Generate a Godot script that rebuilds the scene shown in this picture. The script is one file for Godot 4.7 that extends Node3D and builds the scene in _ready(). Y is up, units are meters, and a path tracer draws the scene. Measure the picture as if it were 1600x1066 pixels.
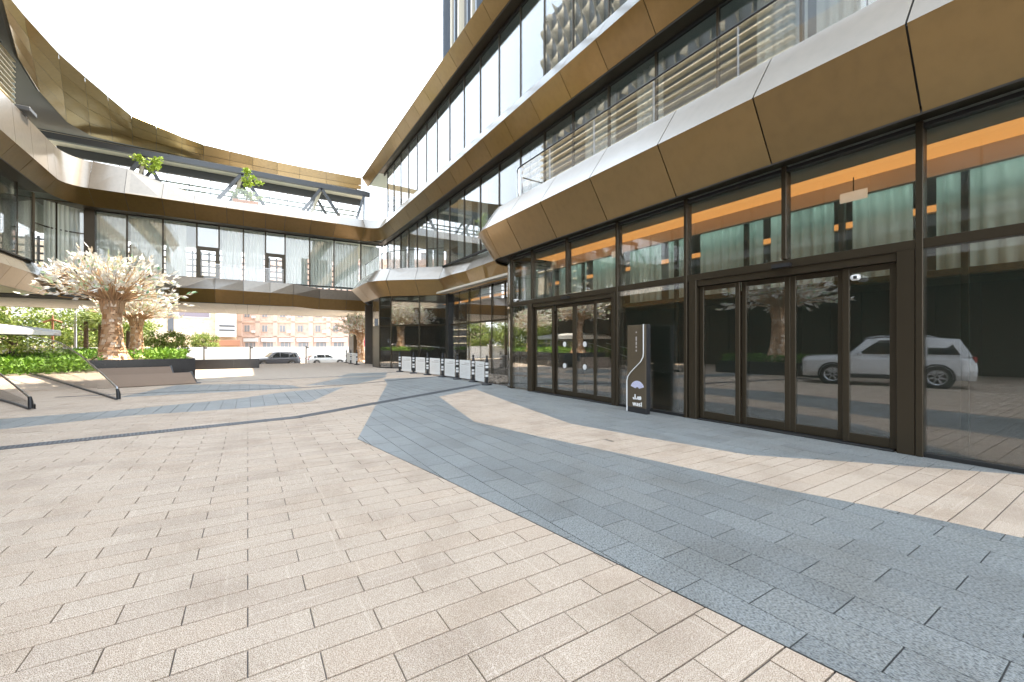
extends Node3D
# A courtyard between bronze-clad buildings. World axes: -Z runs along the right-hand facade, +X points at it; the camera stands at the origin, 1.5 m up.

var M := {}
var taken := {}
var rng := RandomNumberGenerator.new()

# ---------------------------------------------------------------- geometry helpers
class Geo:
	var st := SurfaceTool.new()
	var n_tris := 0
	var col := Color(1, 1, 1)
	func _init() -> void:
		st.begin(Mesh.PRIMITIVE_TRIANGLES)
	func v(p: Vector3, n: Vector3) -> void:
		st.set_normal(n)
		st.set_color(col)
		st.add_vertex(p)
	func tri_n(a: Vector3, b: Vector3, c: Vector3, na: Vector3, nb: Vector3, nc: Vector3) -> void:
		v(a, na); v(c, nc); v(b, nb)
		n_tris += 1
	func tri(a: Vector3, b: Vector3, c: Vector3) -> void:      # a, b, c counter-clockwise from outside
		var n := (b - a).cross(c - a)
		if n.length_squared() < 1e-16:
			return
		n = n.normalized()
		tri_n(a, b, c, n, n, n)
	func quad(a: Vector3, b: Vector3, c: Vector3, d: Vector3) -> void:
		tri(a, b, c); tri(a, c, d)
	func box(c: Vector3, s: Vector3, b := Basis()) -> void:
		cbox(c, s, 0.0, b)
	func cbox(c: Vector3, s: Vector3, ch: float, bs := Basis()) -> void:      # box with chamfered edges
		var h := s * 0.5
		var f := func(x: float, y: float, z: float) -> Vector3: return c + bs * Vector3(x, y, z)
		var k := minf(ch, minf(h.x, minf(h.y, h.z)) * 0.9)
		for ax in 3:
			for sg in [-1.0, 1.0]:
				var u := (ax + 1) % 3
				var w := (ax + 2) % 3
				var P := []
				for q in [[-1, -1], [1, -1], [1, 1], [-1, 1]]:
					var p := Vector3.ZERO
					p[ax] = sg * h[ax]; p[u] = q[0] * (h[u] - k); p[w] = q[1] * (h[w] - k)
					P.append(c + bs * p)
				if sg > 0: quad(P[0], P[1], P[2], P[3])
				else: quad(P[3], P[2], P[1], P[0])
		if k <= 0.0:
			return
		for ax in 3:
			var u := (ax + 1) % 3
			var w := (ax + 2) % 3
			for su in [-1.0, 1.0]:
				for sw in [-1.0, 1.0]:
					var P := []
					for q in [[0, -1], [0, 1], [1, 1], [1, -1]]:
						var p := Vector3.ZERO
						p[ax] = q[1] * (h[ax] - k)
						p[u] = su * (h[u] - (0.0 if q[0] == 0 else k))
						p[w] = sw * (h[w] - (k if q[0] == 0 else 0.0))
						P.append(c + bs * p)
					var n: Vector3 = (P[1] - P[0]).cross(P[2] - P[0])
					var o := Vector3.ZERO
					o[u] = su; o[w] = sw
					if n.dot(bs * o) > 0: quad(P[0], P[1], P[2], P[3])
					else: quad(P[3], P[2], P[1], P[0])
		for sx in [-1.0, 1.0]:
			for sy in [-1.0, 1.0]:
				for sz in [-1.0, 1.0]:
					var a := c + bs * Vector3(sx * h.x, sy * (h.y - k), sz * (h.z - k))
					var b := c + bs * Vector3(sx * (h.x - k), sy * h.y, sz * (h.z - k))
					var d := c + bs * Vector3(sx * (h.x - k), sy * (h.y - k), sz * h.z)
					if sx * sy * sz > 0: tri(a, b, d)
					else: tri(a, d, b)
	func span(a: Vector3, b: Vector3, ch := 0.0) -> void:      # box from corner to corner
		cbox((a + b) * 0.5, (b - a).abs(), ch)
	func bar(a: Vector3, b: Vector3, w: float, h: float, ch := 0.0) -> void:
		var z := (b - a).normalized()
		var up := Vector3.UP if absf(z.y) < 0.95 else Vector3.RIGHT
		var x := up.cross(z).normalized()
		var y := z.cross(x)
		cbox((a + b) * 0.5, Vector3(w, h, a.distance_to(b)), ch, Basis(x, y, z))
	func slab4(a: Vector3, b: Vector3, c: Vector3, d: Vector3, th: float, hint: Vector3) -> void:
		var n := (b - a).cross(d - a) + (d - c).cross(b - c)
		if n.dot(hint) < 0:
			var t := b
			b = d; d = t
			n = -n
		n = n.normalized() * th
		quad(a, b, c, d)
		quad(d - n, c - n, b - n, a - n)
		for e in [[a, b], [b, c], [c, d], [d, a]]:
			quad(e[1], e[0], e[0] - n, e[1] - n)
	func curved(P: Array, Q: Array, th: float, hint: Vector3) -> void:      # sheet between two polylines, smooth along them
		var m := P.size()
		var N := []
		for i in m:
			var t: Vector3 = (P[mini(i + 1, m - 1)] - P[maxi(i - 1, 0)]) + (Q[mini(i + 1, m - 1)] - Q[maxi(i - 1, 0)])
			N.append(t.cross(Q[i] - P[i]).normalized())
		var flip: bool = (N[0] + N[m - 1]).dot(hint) < 0
		for i in m:
			if flip: N[i] = -N[i]
		for i in m - 1:
			var a: Vector3 = P[i]; var b: Vector3 = P[i + 1]; var c: Vector3 = Q[i + 1]; var d: Vector3 = Q[i]
			var na: Vector3 = N[i]; var nb: Vector3 = N[i + 1]
			var a2 := a - na * th; var b2 := b - nb * th; var c2 := c - nb * th; var d2 := d - na * th
			if not flip:
				tri_n(a, b, c, na, nb, nb); tri_n(a, c, d, na, nb, na)
				tri_n(a2, c2, b2, -na, -nb, -nb); tri_n(a2, d2, c2, -na, -na, -nb)
			else:
				tri_n(a, c, b, na, nb, nb); tri_n(a, d, c, na, na, nb)
				tri_n(a2, b2, c2, -na, -nb, -nb); tri_n(a2, c2, d2, -na, -nb, -na)
			quad(a, a2, b2, b)
			quad(d, c, c2, d2)
		quad(P[0], Q[0], Q[0] - N[0] * th, P[0] - N[0] * th)
		quad(P[m - 1], P[m - 1] - N[m - 1] * th, Q[m - 1] - N[m - 1] * th, Q[m - 1])
	func prism(poly: PackedVector2Array, y0: float, y1: float, ch := 0.0) -> void:      # poly in (x, z); upright prism with a chamfered top
		var m := poly.size()
		var area := 0.0
		for i in m:
			area += poly[i].x * poly[(i + 1) % m].y - poly[(i + 1) % m].x * poly[i].y
		var pts := poly.duplicate()
		if area > 0: pts.reverse()
		var top := pts
		if ch > 0.0:
			var o := Geometry2D.offset_polygon(pts, -ch)
			if o.size() == 1 and o[0].size() == m:
				var best := 0
				for i in m:
					if o[0][i].distance_squared_to(pts[0]) < o[0][best].distance_squared_to(pts[0]): best = i
				top = PackedVector2Array()
				var dirn := 1
				if Geometry2D.is_polygon_clockwise(o[0]) != Geometry2D.is_polygon_clockwise(pts): dirn = -1
				for i in m: top.append(o[0][posmod(best + dirn * i, m)])
		var idx := Geometry2D.triangulate_polygon(top)
		for i in range(0, idx.size(), 3):
			var a := Vector3(top[idx[i]].x, y1, top[idx[i]].y)
			var b := Vector3(top[idx[i + 1]].x, y1, top[idx[i + 1]].y)
			var c := Vector3(top[idx[i + 2]].x, y1, top[idx[i + 2]].y)
			if (b - a).cross(c - a).y > 0: tri(a, b, c)
			else: tri(a, c, b)
		var ys := y1 - (ch if top != pts else 0.0)
		for i in m:
			var j := (i + 1) % m
			var a := Vector3(pts[i].x, y0, pts[i].y)
			var b := Vector3(pts[j].x, y0, pts[j].y)
			var c := Vector3(pts[j].x, ys, pts[j].y)
			var d := Vector3(pts[i].x, ys, pts[i].y)
			quad(a, b, c, d)
			if top != pts:
				quad(d, c, Vector3(top[j].x, y1, top[j].y), Vector3(top[i].x, y1, top[i].y))
	func lathe(prof: Array, sides: int, at := Vector3.ZERO, bs := Basis()) -> void:      # prof: [radius, y] from bottom to top
		for i in prof.size() - 1:
			var d := Vector2(prof[i + 1][0] - prof[i][0], prof[i + 1][1] - prof[i][1])
			if d.length() < 1e-6: continue
			var nr := Vector2(d.y, -d.x).normalized()
			for k in sides:
				var t0 := TAU * k / sides
				var t1 := TAU * (k + 1) / sides
				var e0 := Vector3(cos(t0), 0, sin(t0))
				var e1 := Vector3(cos(t1), 0, sin(t1))
				var a: Vector3 = at + bs * (e0 * prof[i][0] + Vector3.UP * prof[i][1])
				var b: Vector3 = at + bs * (e1 * prof[i][0] + Vector3.UP * prof[i][1])
				var c: Vector3 = at + bs * (e1 * prof[i + 1][0] + Vector3.UP * prof[i + 1][1])
				var dd: Vector3 = at + bs * (e0 * prof[i + 1][0] + Vector3.UP * prof[i + 1][1])
				var n0 := bs * (e0 * nr.x + Vector3.UP * nr.y)
				var n1 := bs * (e1 * nr.x + Vector3.UP * nr.y)
				if prof[i][0] > 1e-5: tri_n(a, c, b, n0, n1, n1)
				if prof[i + 1][0] > 1e-5: tri_n(a, dd, c, n0, n0, n1)
	func tube(pts: Array, rad: Array, sides := 6) -> void:
		var m := pts.size()
		var rings := []
		var nrm := []
		for i in m:
			var t: Vector3 = (pts[mini(i + 1, m - 1)] - pts[maxi(i - 1, 0)]).normalized()
			var up := Vector3.UP if absf(t.y) < 0.9 else Vector3.RIGHT
			var x := up.cross(t).normalized()
			var y := t.cross(x)
			var r := []
			var nn := []
			for k in sides:
				var a := TAU * k / sides
				var e := x * cos(a) + y * sin(a)
				nn.append(e)
				r.append(pts[i] + e * rad[i])
			rings.append(r); nrm.append(nn)
		for i in m - 1:
			for k in sides:
				var j := (k + 1) % sides
				tri_n(rings[i][k], rings[i][j], rings[i + 1][j], nrm[i][k], nrm[i][j], nrm[i + 1][j])
				tri_n(rings[i][k], rings[i + 1][j], rings[i + 1][k], nrm[i][k], nrm[i + 1][j], nrm[i + 1][k])
		for k in range(1, sides - 1):
			tri(rings[0][0], rings[0][k + 1], rings[0][k])
			tri(rings[m - 1][0], rings[m - 1][k], rings[m - 1][k + 1])
	func mesh() -> ArrayMesh:
		return st.commit()

func one_box(s: Vector3, ch := 0.0) -> ArrayMesh:
	var g := Geo.new()
	g.cbox(Vector3.ZERO, s, ch)
	return g.mesh()

# ---------------------------------------------------------------- scene helpers
func numbered(parent: Node, called: String) -> String:
	var key := str(parent.get_instance_id()) + called
	var n: int = taken.get(key, 0)
	taken[key] = n + 1
	return called if n == 0 else "%s_%03d" % [called, n]

func tag(o: Node, label: String, category: String, group := "", kind := "") -> void:
	if label: o.set_meta("label", label)
	if category: o.set_meta("category", category)
	if group: o.set_meta("group", group)
	if kind: o.set_meta("kind", kind)

func thing(called: String, label: String, category: String, at := Vector3.ZERO, turn := 0.0, group := "") -> Node3D:
	var o := Node3D.new()
	o.name = numbered(self, called)
	add_child(o)
	o.position = at
	o.rotation.y = turn
	tag(o, label, category, group)
	return o

func setting(called: String) -> Node3D:
	var o := Node3D.new()
	o.name = numbered(self, called)
	add_child(o)
	o.set_meta("kind", "structure")
	return o

func part(parent: Node3D, called: String, what: Variant, mat: Material, at := Vector3.ZERO, bs := Basis()) -> MeshInstance3D:
	var o := MeshInstance3D.new()
	o.name = numbered(parent, called)
	o.mesh = what.mesh() if what is Geo else what
	o.material_override = mat
	o.transform = Transform3D(bs, at)
	parent.add_child(o, true)
	return o

func copy_of(src: Node3D, label: String, at: Vector3, turn := 0.0, sc := 1.0) -> Node3D:
	var base := String(src.name)
	if base.length() > 4 and base[base.length() - 4] == "_": base = base.left(base.length() - 4)
	var o: Node3D = src.duplicate()
	o.name = numbered(self, base)
	add_child(o)
	o.position = at
	o.rotation.y = turn
	o.scale = Vector3.ONE * sc
	if label: o.set_meta("label", label)
	return o

func lin(r: float, g: float, b: float, a := 1.0) -> Color:
	var c := Color(r, g, b, a).linear_to_srgb()
	c.a = a
	return c

func mat(key: String, c: Color, rough := 0.8, metal := 0.0, spec := 0.5) -> StandardMaterial3D:
	var m := StandardMaterial3D.new()
	m.resource_name = key
	m.albedo_color = c
	m.roughness = rough
	m.metallic = metal
	m.metallic_specular = spec
	M[key] = m
	return m

func noise_tex(stops: Array, freq: float, seed_: int, size := 512, oct := 4, kind := FastNoiseLite.TYPE_SIMPLEX_SMOOTH, normal := 0.0) -> NoiseTexture2D:
	var n := FastNoiseLite.new()
	n.noise_type = kind
	n.frequency = freq
	n.fractal_octaves = oct
	n.seed = seed_
	var t := NoiseTexture2D.new()
	t.width = size; t.height = size
	t.seamless = true
	t.seamless_blend_skirt = 0.03
	t.noise = n
	if normal > 0.0:
		t.as_normal_map = true
		t.bump_strength = normal
	if stops.size() > 0:
		var g := Gradient.new()
		var off := PackedFloat32Array()
		var cs := PackedColorArray()
		for s in stops:
			off.append(s[0]); cs.append(s[1])
		g.offsets = off; g.colors = cs
		t.color_ramp = g
	return t

func tri_map(m: StandardMaterial3D, tex: Texture2D, scale: float, off := Vector3.ZERO) -> void:
	m.albedo_texture = tex
	m.uv1_triplanar = true
	m.uv1_world_triplanar = true
	m.uv1_scale = Vector3.ONE * scale
	m.uv1_offset = off

func worn(m: StandardMaterial3D, tex: Texture2D) -> void:      # foot-worn dirt in broad irregular patches
	m.detail_enabled = true
	m.detail_albedo = tex
	m.detail_blend_mode = BaseMaterial3D.BLEND_MODE_MUL
	m.detail_uv_layer = BaseMaterial3D.DETAIL_UV_2
	m.uv2_triplanar = true
	m.uv2_world_triplanar = true
	m.uv2_scale = Vector3.ONE * 0.03
	m.uv2_offset = Vector3(0.5, 0.5, 0.5)

func grey(v: float) -> Color:
	return Color(v, v, v)

func make_materials() -> void:
	# pale speckled granite pavers: four tones of the same stone
	var speck := noise_tex([[0.0, Color(0.30, 0.25, 0.21)], [0.40, Color(0.62, 0.55, 0.49)], [0.47, Color(0.93, 0.91, 0.88)], [0.60, Color(1, 1, 1)], [0.70, Color(0.94, 0.90, 0.86)], [0.82, Color(0.60, 0.49, 0.40)], [1.0, Color(0.5, 0.4, 0.32)]], 0.17, 3, 1024, 2)
	var speck_h := noise_tex([], 0.16, 9, 1024, 3)
	var broad := noise_tex([[0.0, Color(0.80, 0.78, 0.76)], [0.45, Color(0.97, 0.97, 0.97)], [1.0, Color(1, 1, 1)]], 0.012, 21, 512, 5)
	var patches := noise_tex([[0.0, Color(0.90, 0.89, 0.875)], [0.32, Color(0.95, 0.945, 0.94)], [0.5, Color(0.99, 0.99, 0.99)], [1.0, Color(1, 1, 1)]], 0.03, 77, 1024, 5)
	var tones := [lin(0.745, 0.645, 0.55), lin(0.765, 0.665, 0.57), lin(0.72, 0.62, 0.53), lin(0.745, 0.635, 0.535)]
	for i in 4:
		var m := mat("tan%d" % i, tones[i], 0.75, 0.0, 0.45)
		tri_map(m, speck, 0.93, Vector3(0.31 * i, 0.17 * i, 0.53 * i))
		worn(m, patches)
		m.heightmap_enabled = true
		m.heightmap_texture = speck_h
		m.heightmap_scale = 0.02
	# blue-grey flamed stone with streaks along its length
	var grain := noise_tex([[0.0, Color(0.30, 0.31, 0.32)], [0.38, Color(0.56, 0.57, 0.58)], [0.5, Color(0.80, 0.81, 0.81)], [0.6, Color(0.95, 0.96, 0.97)], [0.72, Color(0.78, 0.77, 0.74)], [1.0, Color(0.52, 0.50, 0.46)]], 0.05, 5, 1024, 5)
	var grain_h := noise_tex([], 0.09, 15, 1024, 4)
	var gt := [lin(0.385, 0.395, 0.392), lin(0.405, 0.415, 0.412), lin(0.36, 0.369, 0.367), lin(0.395, 0.40, 0.392)]
	for i in 4:
		var m := mat("stone%d" % i, gt[i], 0.48, 0.0, 0.6)
		tri_map(m, grain, 1.4, Vector3(0.37 * i, 0.21 * i, 0.43 * i))
		m.uv1_scale = Vector3(1.9, 1.2, 0.75)
		worn(m, patches)
		m.heightmap_enabled = true
		m.heightmap_texture = grain_h
		m.heightmap_scale = 0.06
	var m := mat("joint", lin(0.13, 0.125, 0.12), 0.95)
	m = mat("paved_far", lin(0.64, 0.575, 0.51), 0.8)
	tri_map(m, speck, 1.2)
	m = mat("asphalt", lin(0.12, 0.115, 0.11), 0.9)
	tri_map(m, speck, 0.8)
	m = mat("sand", lin(0.42, 0.36, 0.29), 0.95)
	tri_map(m, broad, 0.05)
	# metalwork
	var brushed := noise_tex([[0.0, Color(0.93, 0.93, 0.93)], [0.5, Color(0.98, 0.98, 0.98)], [1.0, Color(1, 1, 1)]], 0.02, 31, 512, 4)
	var warp := noise_tex([], 0.006, 63, 512, 2, FastNoiseLite.TYPE_SIMPLEX_SMOOTH, 6.0)
	var bt := [["bronze", lin(0.285, 0.185, 0.070)], ["bronze1", lin(0.305, 0.20, 0.078)], ["bronze2", lin(0.265, 0.172, 0.066)]]
	for i in 3:
		m = mat(bt[i][0], bt[i][1], 0.30 + 0.02 * i, 0.8)
		m.clearcoat_enabled = true
		m.clearcoat = 0.6
		m.clearcoat_roughness = 0.12
		tri_map(m, brushed, 0.35, Vector3(0.3 * i, 0.2 * i, 0.4 * i))
		m.normal_enabled = true
		m.normal_texture = warp
		m.normal_scale = 0.10
	m = mat("upper_panel", lin(0.25, 0.212, 0.17), 0.34, 0.5)  # paler, greyer metal than the bronze, for panels above the fold
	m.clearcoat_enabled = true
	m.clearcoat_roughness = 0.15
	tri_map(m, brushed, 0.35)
	m = mat("frame", lin(0.048, 0.037, 0.023), 0.38, 0.5)
	mat("frame_dark", lin(0.022, 0.022, 0.022), 0.5, 0.3)
	mat("backing", lin(0.10, 0.10, 0.10), 0.8)
	mat("steel", lin(0.52, 0.52, 0.54), 0.28, 1.0)
	mat("steel_dark", lin(0.11, 0.115, 0.125), 0.5, 0.4)
	mat("truss", lin(0.075, 0.078, 0.085), 0.5, 0.3)
	mat("grate", lin(0.17, 0.175, 0.19), 0.45, 0.6)
	mat("louvre", lin(0.62, 0.54, 0.40), 0.5, 0.2)
	mat("black_plastic", lin(0.02, 0.02, 0.022), 0.45)
	mat("white_band", lin(0.72, 0.72, 0.72), 0.5)
	mat("white_board", lin(0.74, 0.74, 0.73), 0.5)
	mat("print", lin(0.42, 0.38, 0.36), 0.8)
	mat("white_shell", lin(0.78, 0.78, 0.78), 0.35)
	mat("totem", lin(0.115, 0.09, 0.06), 0.42, 0.4)
	mat("white_letter", lin(0.85, 0.85, 0.85), 0.5)
	mat("lavender", lin(0.55, 0.55, 0.72), 0.5)
	m = mat("granite_black", lin(0.05, 0.045, 0.045), 0.22)
	tri_map(m, grain, 1.2)
	m = mat("bench_stone", lin(0.50, 0.40, 0.33), 0.7)
	tri_map(m, speck, 1.0)
	m = mat("plank", lin(0.72, 0.69, 0.62), 0.55)
	tri_map(m, brushed, 0.3)
	# glass
	for g in [["glass", lin(0.03, 0.06, 0.05, 0.03)], ["glass_clear", lin(0.05, 0.08, 0.075, 0.02)], ["glass_grey", lin(0.04, 0.06, 0.06, 0.10)], ["car_glass", lin(0.01, 0.012, 0.014, 0.75)]]:
		m = mat(g[0], g[1], 0.0)
		m.transparency = BaseMaterial3D.TRANSPARENCY_ALPHA
	m = mat("curtain", lin(0.74, 0.80, 0.74, 0.80), 0.9)
	m.transparency = BaseMaterial3D.TRANSPARENCY_ALPHA
	m.backlight_enabled = true
	m.backlight = Color(0.5, 0.5, 0.5)
	m = mat("sheer", lin(0.60, 0.73, 0.68, 0.85), 0.9)
	m.transparency = BaseMaterial3D.TRANSPARENCY_ALPHA
	# interiors
	mat("interior_wall", lin(0.16, 0.15, 0.135), 0.8)
	mat("interior_dark", lin(0.085, 0.07, 0.055), 0.6)
	mat("interior_ceiling", lin(0.34, 0.38, 0.35), 0.8)
	mat("interior_beige", lin(0.55, 0.50, 0.42), 0.8)
	m = mat("interior_floor", lin(0.10, 0.095, 0.09), 0.2)
	m = mat("cove", lin(0.8, 0.5, 0.2), 0.8)
	m.emission_enabled = true
	m.emission = Color(1.0, 0.70, 0.38)
	m.emission_energy_multiplier = 0.27
	m = mat("lamp_white", lin(0.8, 0.8, 0.8), 0.5)
	m.emission_enabled = true
	m.emission = Color(1.0, 0.93, 0.8)
	m.emission_energy_multiplier = 0.12
	# planting
	m = mat("leaf", Color(1, 1, 1), 0.6)
	m.vertex_color_use_as_albedo = true
	m.backlight_enabled = true
	m.backlight = Color(0.45, 0.5, 0.3)
	m = mat("paper_leaf", Color(1, 1, 1), 0.55)
	m.vertex_color_use_as_albedo = true
	m.backlight_enabled = true
	m.backlight = Color(0.3, 0.3, 0.28)
	m = mat("shingle", Color(1, 1, 1), 0.45, 0.25)
	m.vertex_color_use_as_albedo = true
	mat("copper_branch", lin(0.50, 0.33, 0.20), 0.5, 0.2)
	m = mat("bark", lin(0.20, 0.14, 0.09), 0.9)
	tri_map(m, grain, 1.5)
	mat("soil", lin(0.10, 0.075, 0.05), 0.95)
	m = mat("pebble", Color(1, 1, 1), 0.7)
	m.vertex_color_use_as_albedo = true
	# town beyond
	m = mat("peach_wall", lin(0.72, 0.53, 0.45), 0.85)
	tri_map(m, broad, 0.2)
	mat("peach_trim", lin(0.72, 0.53, 0.44), 0.85)
	m = mat("sand_wall", lin(0.78, 0.66, 0.50), 0.85)
	tri_map(m, broad, 0.2)
	mat("sand_low", lin(0.76, 0.58, 0.38), 0.85)
	mat("window_far", lin(0.27, 0.28, 0.30), 0.25)
	mat("pale_wall", lin(0.72, 0.72, 0.72), 0.8)
	mat("window_dark", lin(0.10, 0.11, 0.13), 0.15)
	mat("billboard", lin(0.26, 0.23, 0.28), 0.6)
	mat("shop_red", lin(0.55, 0.05, 0.10), 0.6)
	mat("fin", lin(0.58, 0.53, 0.43), 0.5, 0.1)
	mat("fin_dark", lin(0.13, 0.15, 0.18), 0.4, 0.3)
	m = mat("white_paint", lin(0.74, 0.75, 0.77), 0.3)
	m.clearcoat_enabled = true
	m.clearcoat_roughness = 0.03
	m = mat("dark_paint", lin(0.03, 0.035, 0.05), 0.3)
	m.clearcoat_enabled = true
	m = mat("silver_paint", lin(0.60, 0.61, 0.62), 0.3, 0.3)
	m.clearcoat_enabled = true
	mat("tyre", lin(0.015, 0.015, 0.015), 0.8)
	mat("rim", lin(0.45, 0.45, 0.47), 0.3, 0.9)
	mat("lens", lin(0.55, 0.56, 0.58), 0.1)
	mat("tail_lens", lin(0.35, 0.01, 0.01), 0.2)
	mat("terracotta", lin(0.42, 0.20, 0.12), 0.8)

func light_and_camera() -> void:
	var cam := Camera3D.new()
	cam.name = "camera"
	add_child(cam)
	cam.position = Vector3(0, 1.5, 0)
	cam.rotation.y = -atan(413.0 / 655.0)
	cam.set_frustum(2.0 * 0.05 * 533.0 / 655.0, Vector2(0, 0.05 * 5.0 / 655.0), 0.05, 900.0)
	cam.current = true
	var env := Environment.new()
	env.background_mode = Environment.BG_SKY
	var sk := ProceduralSkyMaterial.new()
	sk.sky_top_color = Color(0.84, 0.90, 0.96)
	sk.sky_horizon_color = Color(0.97, 0.98, 0.98)
	sk.sky_curve = 0.2
	sk.ground_bottom_color = Color(0.55, 0.50, 0.44)
	sk.ground_horizon_color = Color(0.75, 0.72, 0.68)
	sk.sun_angle_max = 1.0
	sk.energy_multiplier = 1.3
	env.sky = Sky.new()
	env.sky.sky_material = sk
	env.tonemap_mode = Environment.TONE_MAPPER_LINEAR
	env.tonemap_exposure = 3.9
	env.sdfgi_enabled = true
	env.ssao_enabled = true
	env.ssil_enabled = true
	var we := WorldEnvironment.new()
	we.name = "environment"
	we.environment = env
	add_child(we)
	var sun := DirectionalLight3D.new()
	sun.name = "sun"
	sun.light_energy = 1.45
	sun.light_color = Color(1.0, 0.95, 0.86)
	sun.light_angular_distance = 0.5
	sun.shadow_enabled = true
	add_child(sun)
	sun.look_at_from_position(Vector3(1.0, 1.95, -0.4) * 50.0, Vector3.ZERO, Vector3.UP)

func _ready() -> void:
	rng.seed = 20240
	light_and_camera()
	make_materials()
	ground_and_paving()
	entrance_building()
	bridge_building()
	louvred_building()
	towers()
	planting()
	street()
	courtyard_things()

# ---------------------------------------------------------------- ground and paving
func pix(p: Vector3) -> Vector3:      # photograph pixel and depth of a point: used only to tell which pavers show largest
	var t := atan(413.0 / 655.0)
	var x := cos(t) * p.x + sin(t) * p.z
	var d := sin(t) * p.x - cos(t) * p.z
	return Vector3(800 + 655 * x / maxf(d, 0.01), 538 - 655 * (p.y - 1.5) / maxf(d, 0.01), d)

func pv(a: Array) -> PackedVector2Array:
	var o := PackedVector2Array()
	for i in range(0, a.size(), 2): o.append(Vector2(a[i], a[i + 1]))
	return o

func in_any(p: Vector2, polys: Array) -> bool:
	for q in polys:
		if Geometry2D.is_point_in_polygon(p, q): return true
	return false

func ground_and_paving() -> void:
	var ground := setting("ground")
	var g := Geo.new()
	g.quad(Vector3(-700, -1.15, 700), Vector3(700, -1.15, 700), Vector3(700, -1.15, -700), Vector3(-700, -1.15, -700))
	part(ground, "sand_sheet", g, M.sand)
	var road := setting("road")
	g = Geo.new()
	g.span(Vector3(-200, -1.15, -49), Vector3(200, -1.11, -63))
	part(road, "asphalt", g, M.asphalt)
	g = Geo.new()
	for k in 30:
		g.span(Vector3(-90 + 6 * k, -1.11, -56.1), Vector3(-87 + 6 * k, -1.106, -55.95))
	var mk := part(road, "lane_marking", g, M.white_band)
	mk.set_meta("kind", "stuff")
	g = Geo.new()
	g.span(Vector3(-200, -1.15, -48.75), Vector3(200, -0.98, -49.0), 0.02)
	part(road, "kerb", g, M.paved_far)

	var plaza := setting("plaza")
	g = Geo.new()
	g.prism(pv([-40, 45, 40, 45, 40, -37, -40, -37]), -1.2, -0.013)
	part(plaza, "paving_bed", g, M.joint)
	g = Geo.new()
	g.quad(Vector3(-40, -0.02, -37), Vector3(40, -0.02, -37), Vector3(40, -1.0, -48.7), Vector3(-40, -1.0, -48.7))
	part(plaza, "sloping_verge", g, M.paved_far)

	var grey_a := pv([1.47, -6.92, 1.86, -4.28, 2.09, -2.41, 2.29, -0.76, 2.37, 0.69, 8.7, 0.69, 8.7, -18.5, 4.95, -18.2, 4.46, -15.92, 2.44, -9.85])
	var tan_b := pv([5.2, 0.69, 5.08, -0.63, 4.97, -1.2, 4.7, -2.17, 4.39, -3.79, 3.97, -5.74, 3.71, -7.26, 4.63, -11.25, 6.43, -12.54, 5.62, -8.56, 5.16, -6.12, 5.4, -4.66, 5.74, -3.1, 6.46, -2.27, 6.97, -1.65, 7.54, -0.94, 8.7, 0.3, 8.7, 0.69])
	var grey_b := pv([-9, -10.2, -3.69, -11.06, -2.12, -11.71, -0.09, -11.67, 1.38, -12.03, 2.84, -15.54, 1.08, -15.01, -0.25, -13.82, -2.59, -12.8, -4.2, -12.57, -9, -12.3])
	var grey_c := pv([-3.1, -15.9, 1.55, -15.95, 1.4, -17.2, -0.04, -18.76, -2.2, -19.6])
	var grey_d := pv([1.75, -16.9, 3.4, -16.4, 5.2, -19.0, 5.6, -20.0, 3.6, -20.0])
	var greys := [grey_a, grey_b, grey_c, grey_d]
	var drains := [pv([-16, -6.9, 0.9, -9.5, 7.4, -13.7, 7.3, -13.98, 0.85, -9.8, -16, -7.2])]
	var X0 := -14.0
	var X1 := 8.6
	var tan_tiles := []
	var grey_tiles := []
	# pale pavers 0.6 x 0.2 m in half bond, rows along X
	var r := -15
	while -2.434 - 0.2 * r > -20.2:
		var z0 := -2.434 - 0.2 * r
		var shift := 0.0 if posmod(r, 2) == 1 else 0.3
		var c := -24
		while X0 + 0.6 * (c + 24) < X1:
			var x0 := 0.6 * c + shift
			c += 1
			cut_tile(Rect2(x0 + 0.0025, z0 - 0.2 + 0.0045, 0.595, 0.191), [], greys, [tan_b], drains, tan_tiles, 0.6)
		r += 1
	# blue-grey stone 0.3 x 0.6 m, rows along Z
	for q in greys:
		var lo := Vector2(1e9, 1e9)
		var hi := -lo
		for p in q:
			lo = lo.min(p); hi = hi.max(p)
		var i0 := floori((lo.x - 2.455) / 0.3)
		for i in range(i0, ceili((hi.x - 2.455) / 0.3)):
			var x0 := 2.455 + 0.3 * i
			var shift := 0.0 if posmod(i, 2) == 1 else 0.3
			var j0 := floori((lo.y + 1.02 - shift) / 0.6)
			for j in range(j0, ceili((hi.y + 1.02) / 0.6) + 1):
				var z0 := -1.02 + shift + 0.6 * j
				cut_tile(Rect2(x0 + 0.004, z0 + 0.004, 0.292, 0.592), [q], [], [], drains + ([tan_b] if q == grey_a else []), grey_tiles, 0.6)
	lay(plaza, tan_tiles, "pale_paver", "tan", "pale_pavers_beyond")
	lay(plaza, grey_tiles, "stone_paver", "stone", "stone_pavers_beyond")
	# the far court and the walk under the bridge
	g = Geo.new()
	g.prism(pv([-30, -20.215, 9.5, -20.215, 9.5, -36.9, -30, -36.9]), -0.013, 0.0)
	part(plaza, "far_paving", g, M.paved_far)
	g = Geo.new()
	g.prism(pv([-39, 40, 10, 40, 10, 0.7, -39, 0.7]), -0.013, 0.0)
	g.prism(pv([-39, 0.69, -14.5, 0.69, -14.5, -20.2, -39, -20.2]), -0.013, 0.0)
	part(plaza, "side_paving", g, M.paved_far)
	g = Geo.new()
	g.prism(pv([3.4, -20.3, 5.6, -20.3, 6.3, -22.4, 4.4, -22.6]), 0.0, 0.004)
	part(plaza, "stone_inlay", g, M.stone1)
	# metal edging between the two stones
	g = Geo.new()
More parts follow.
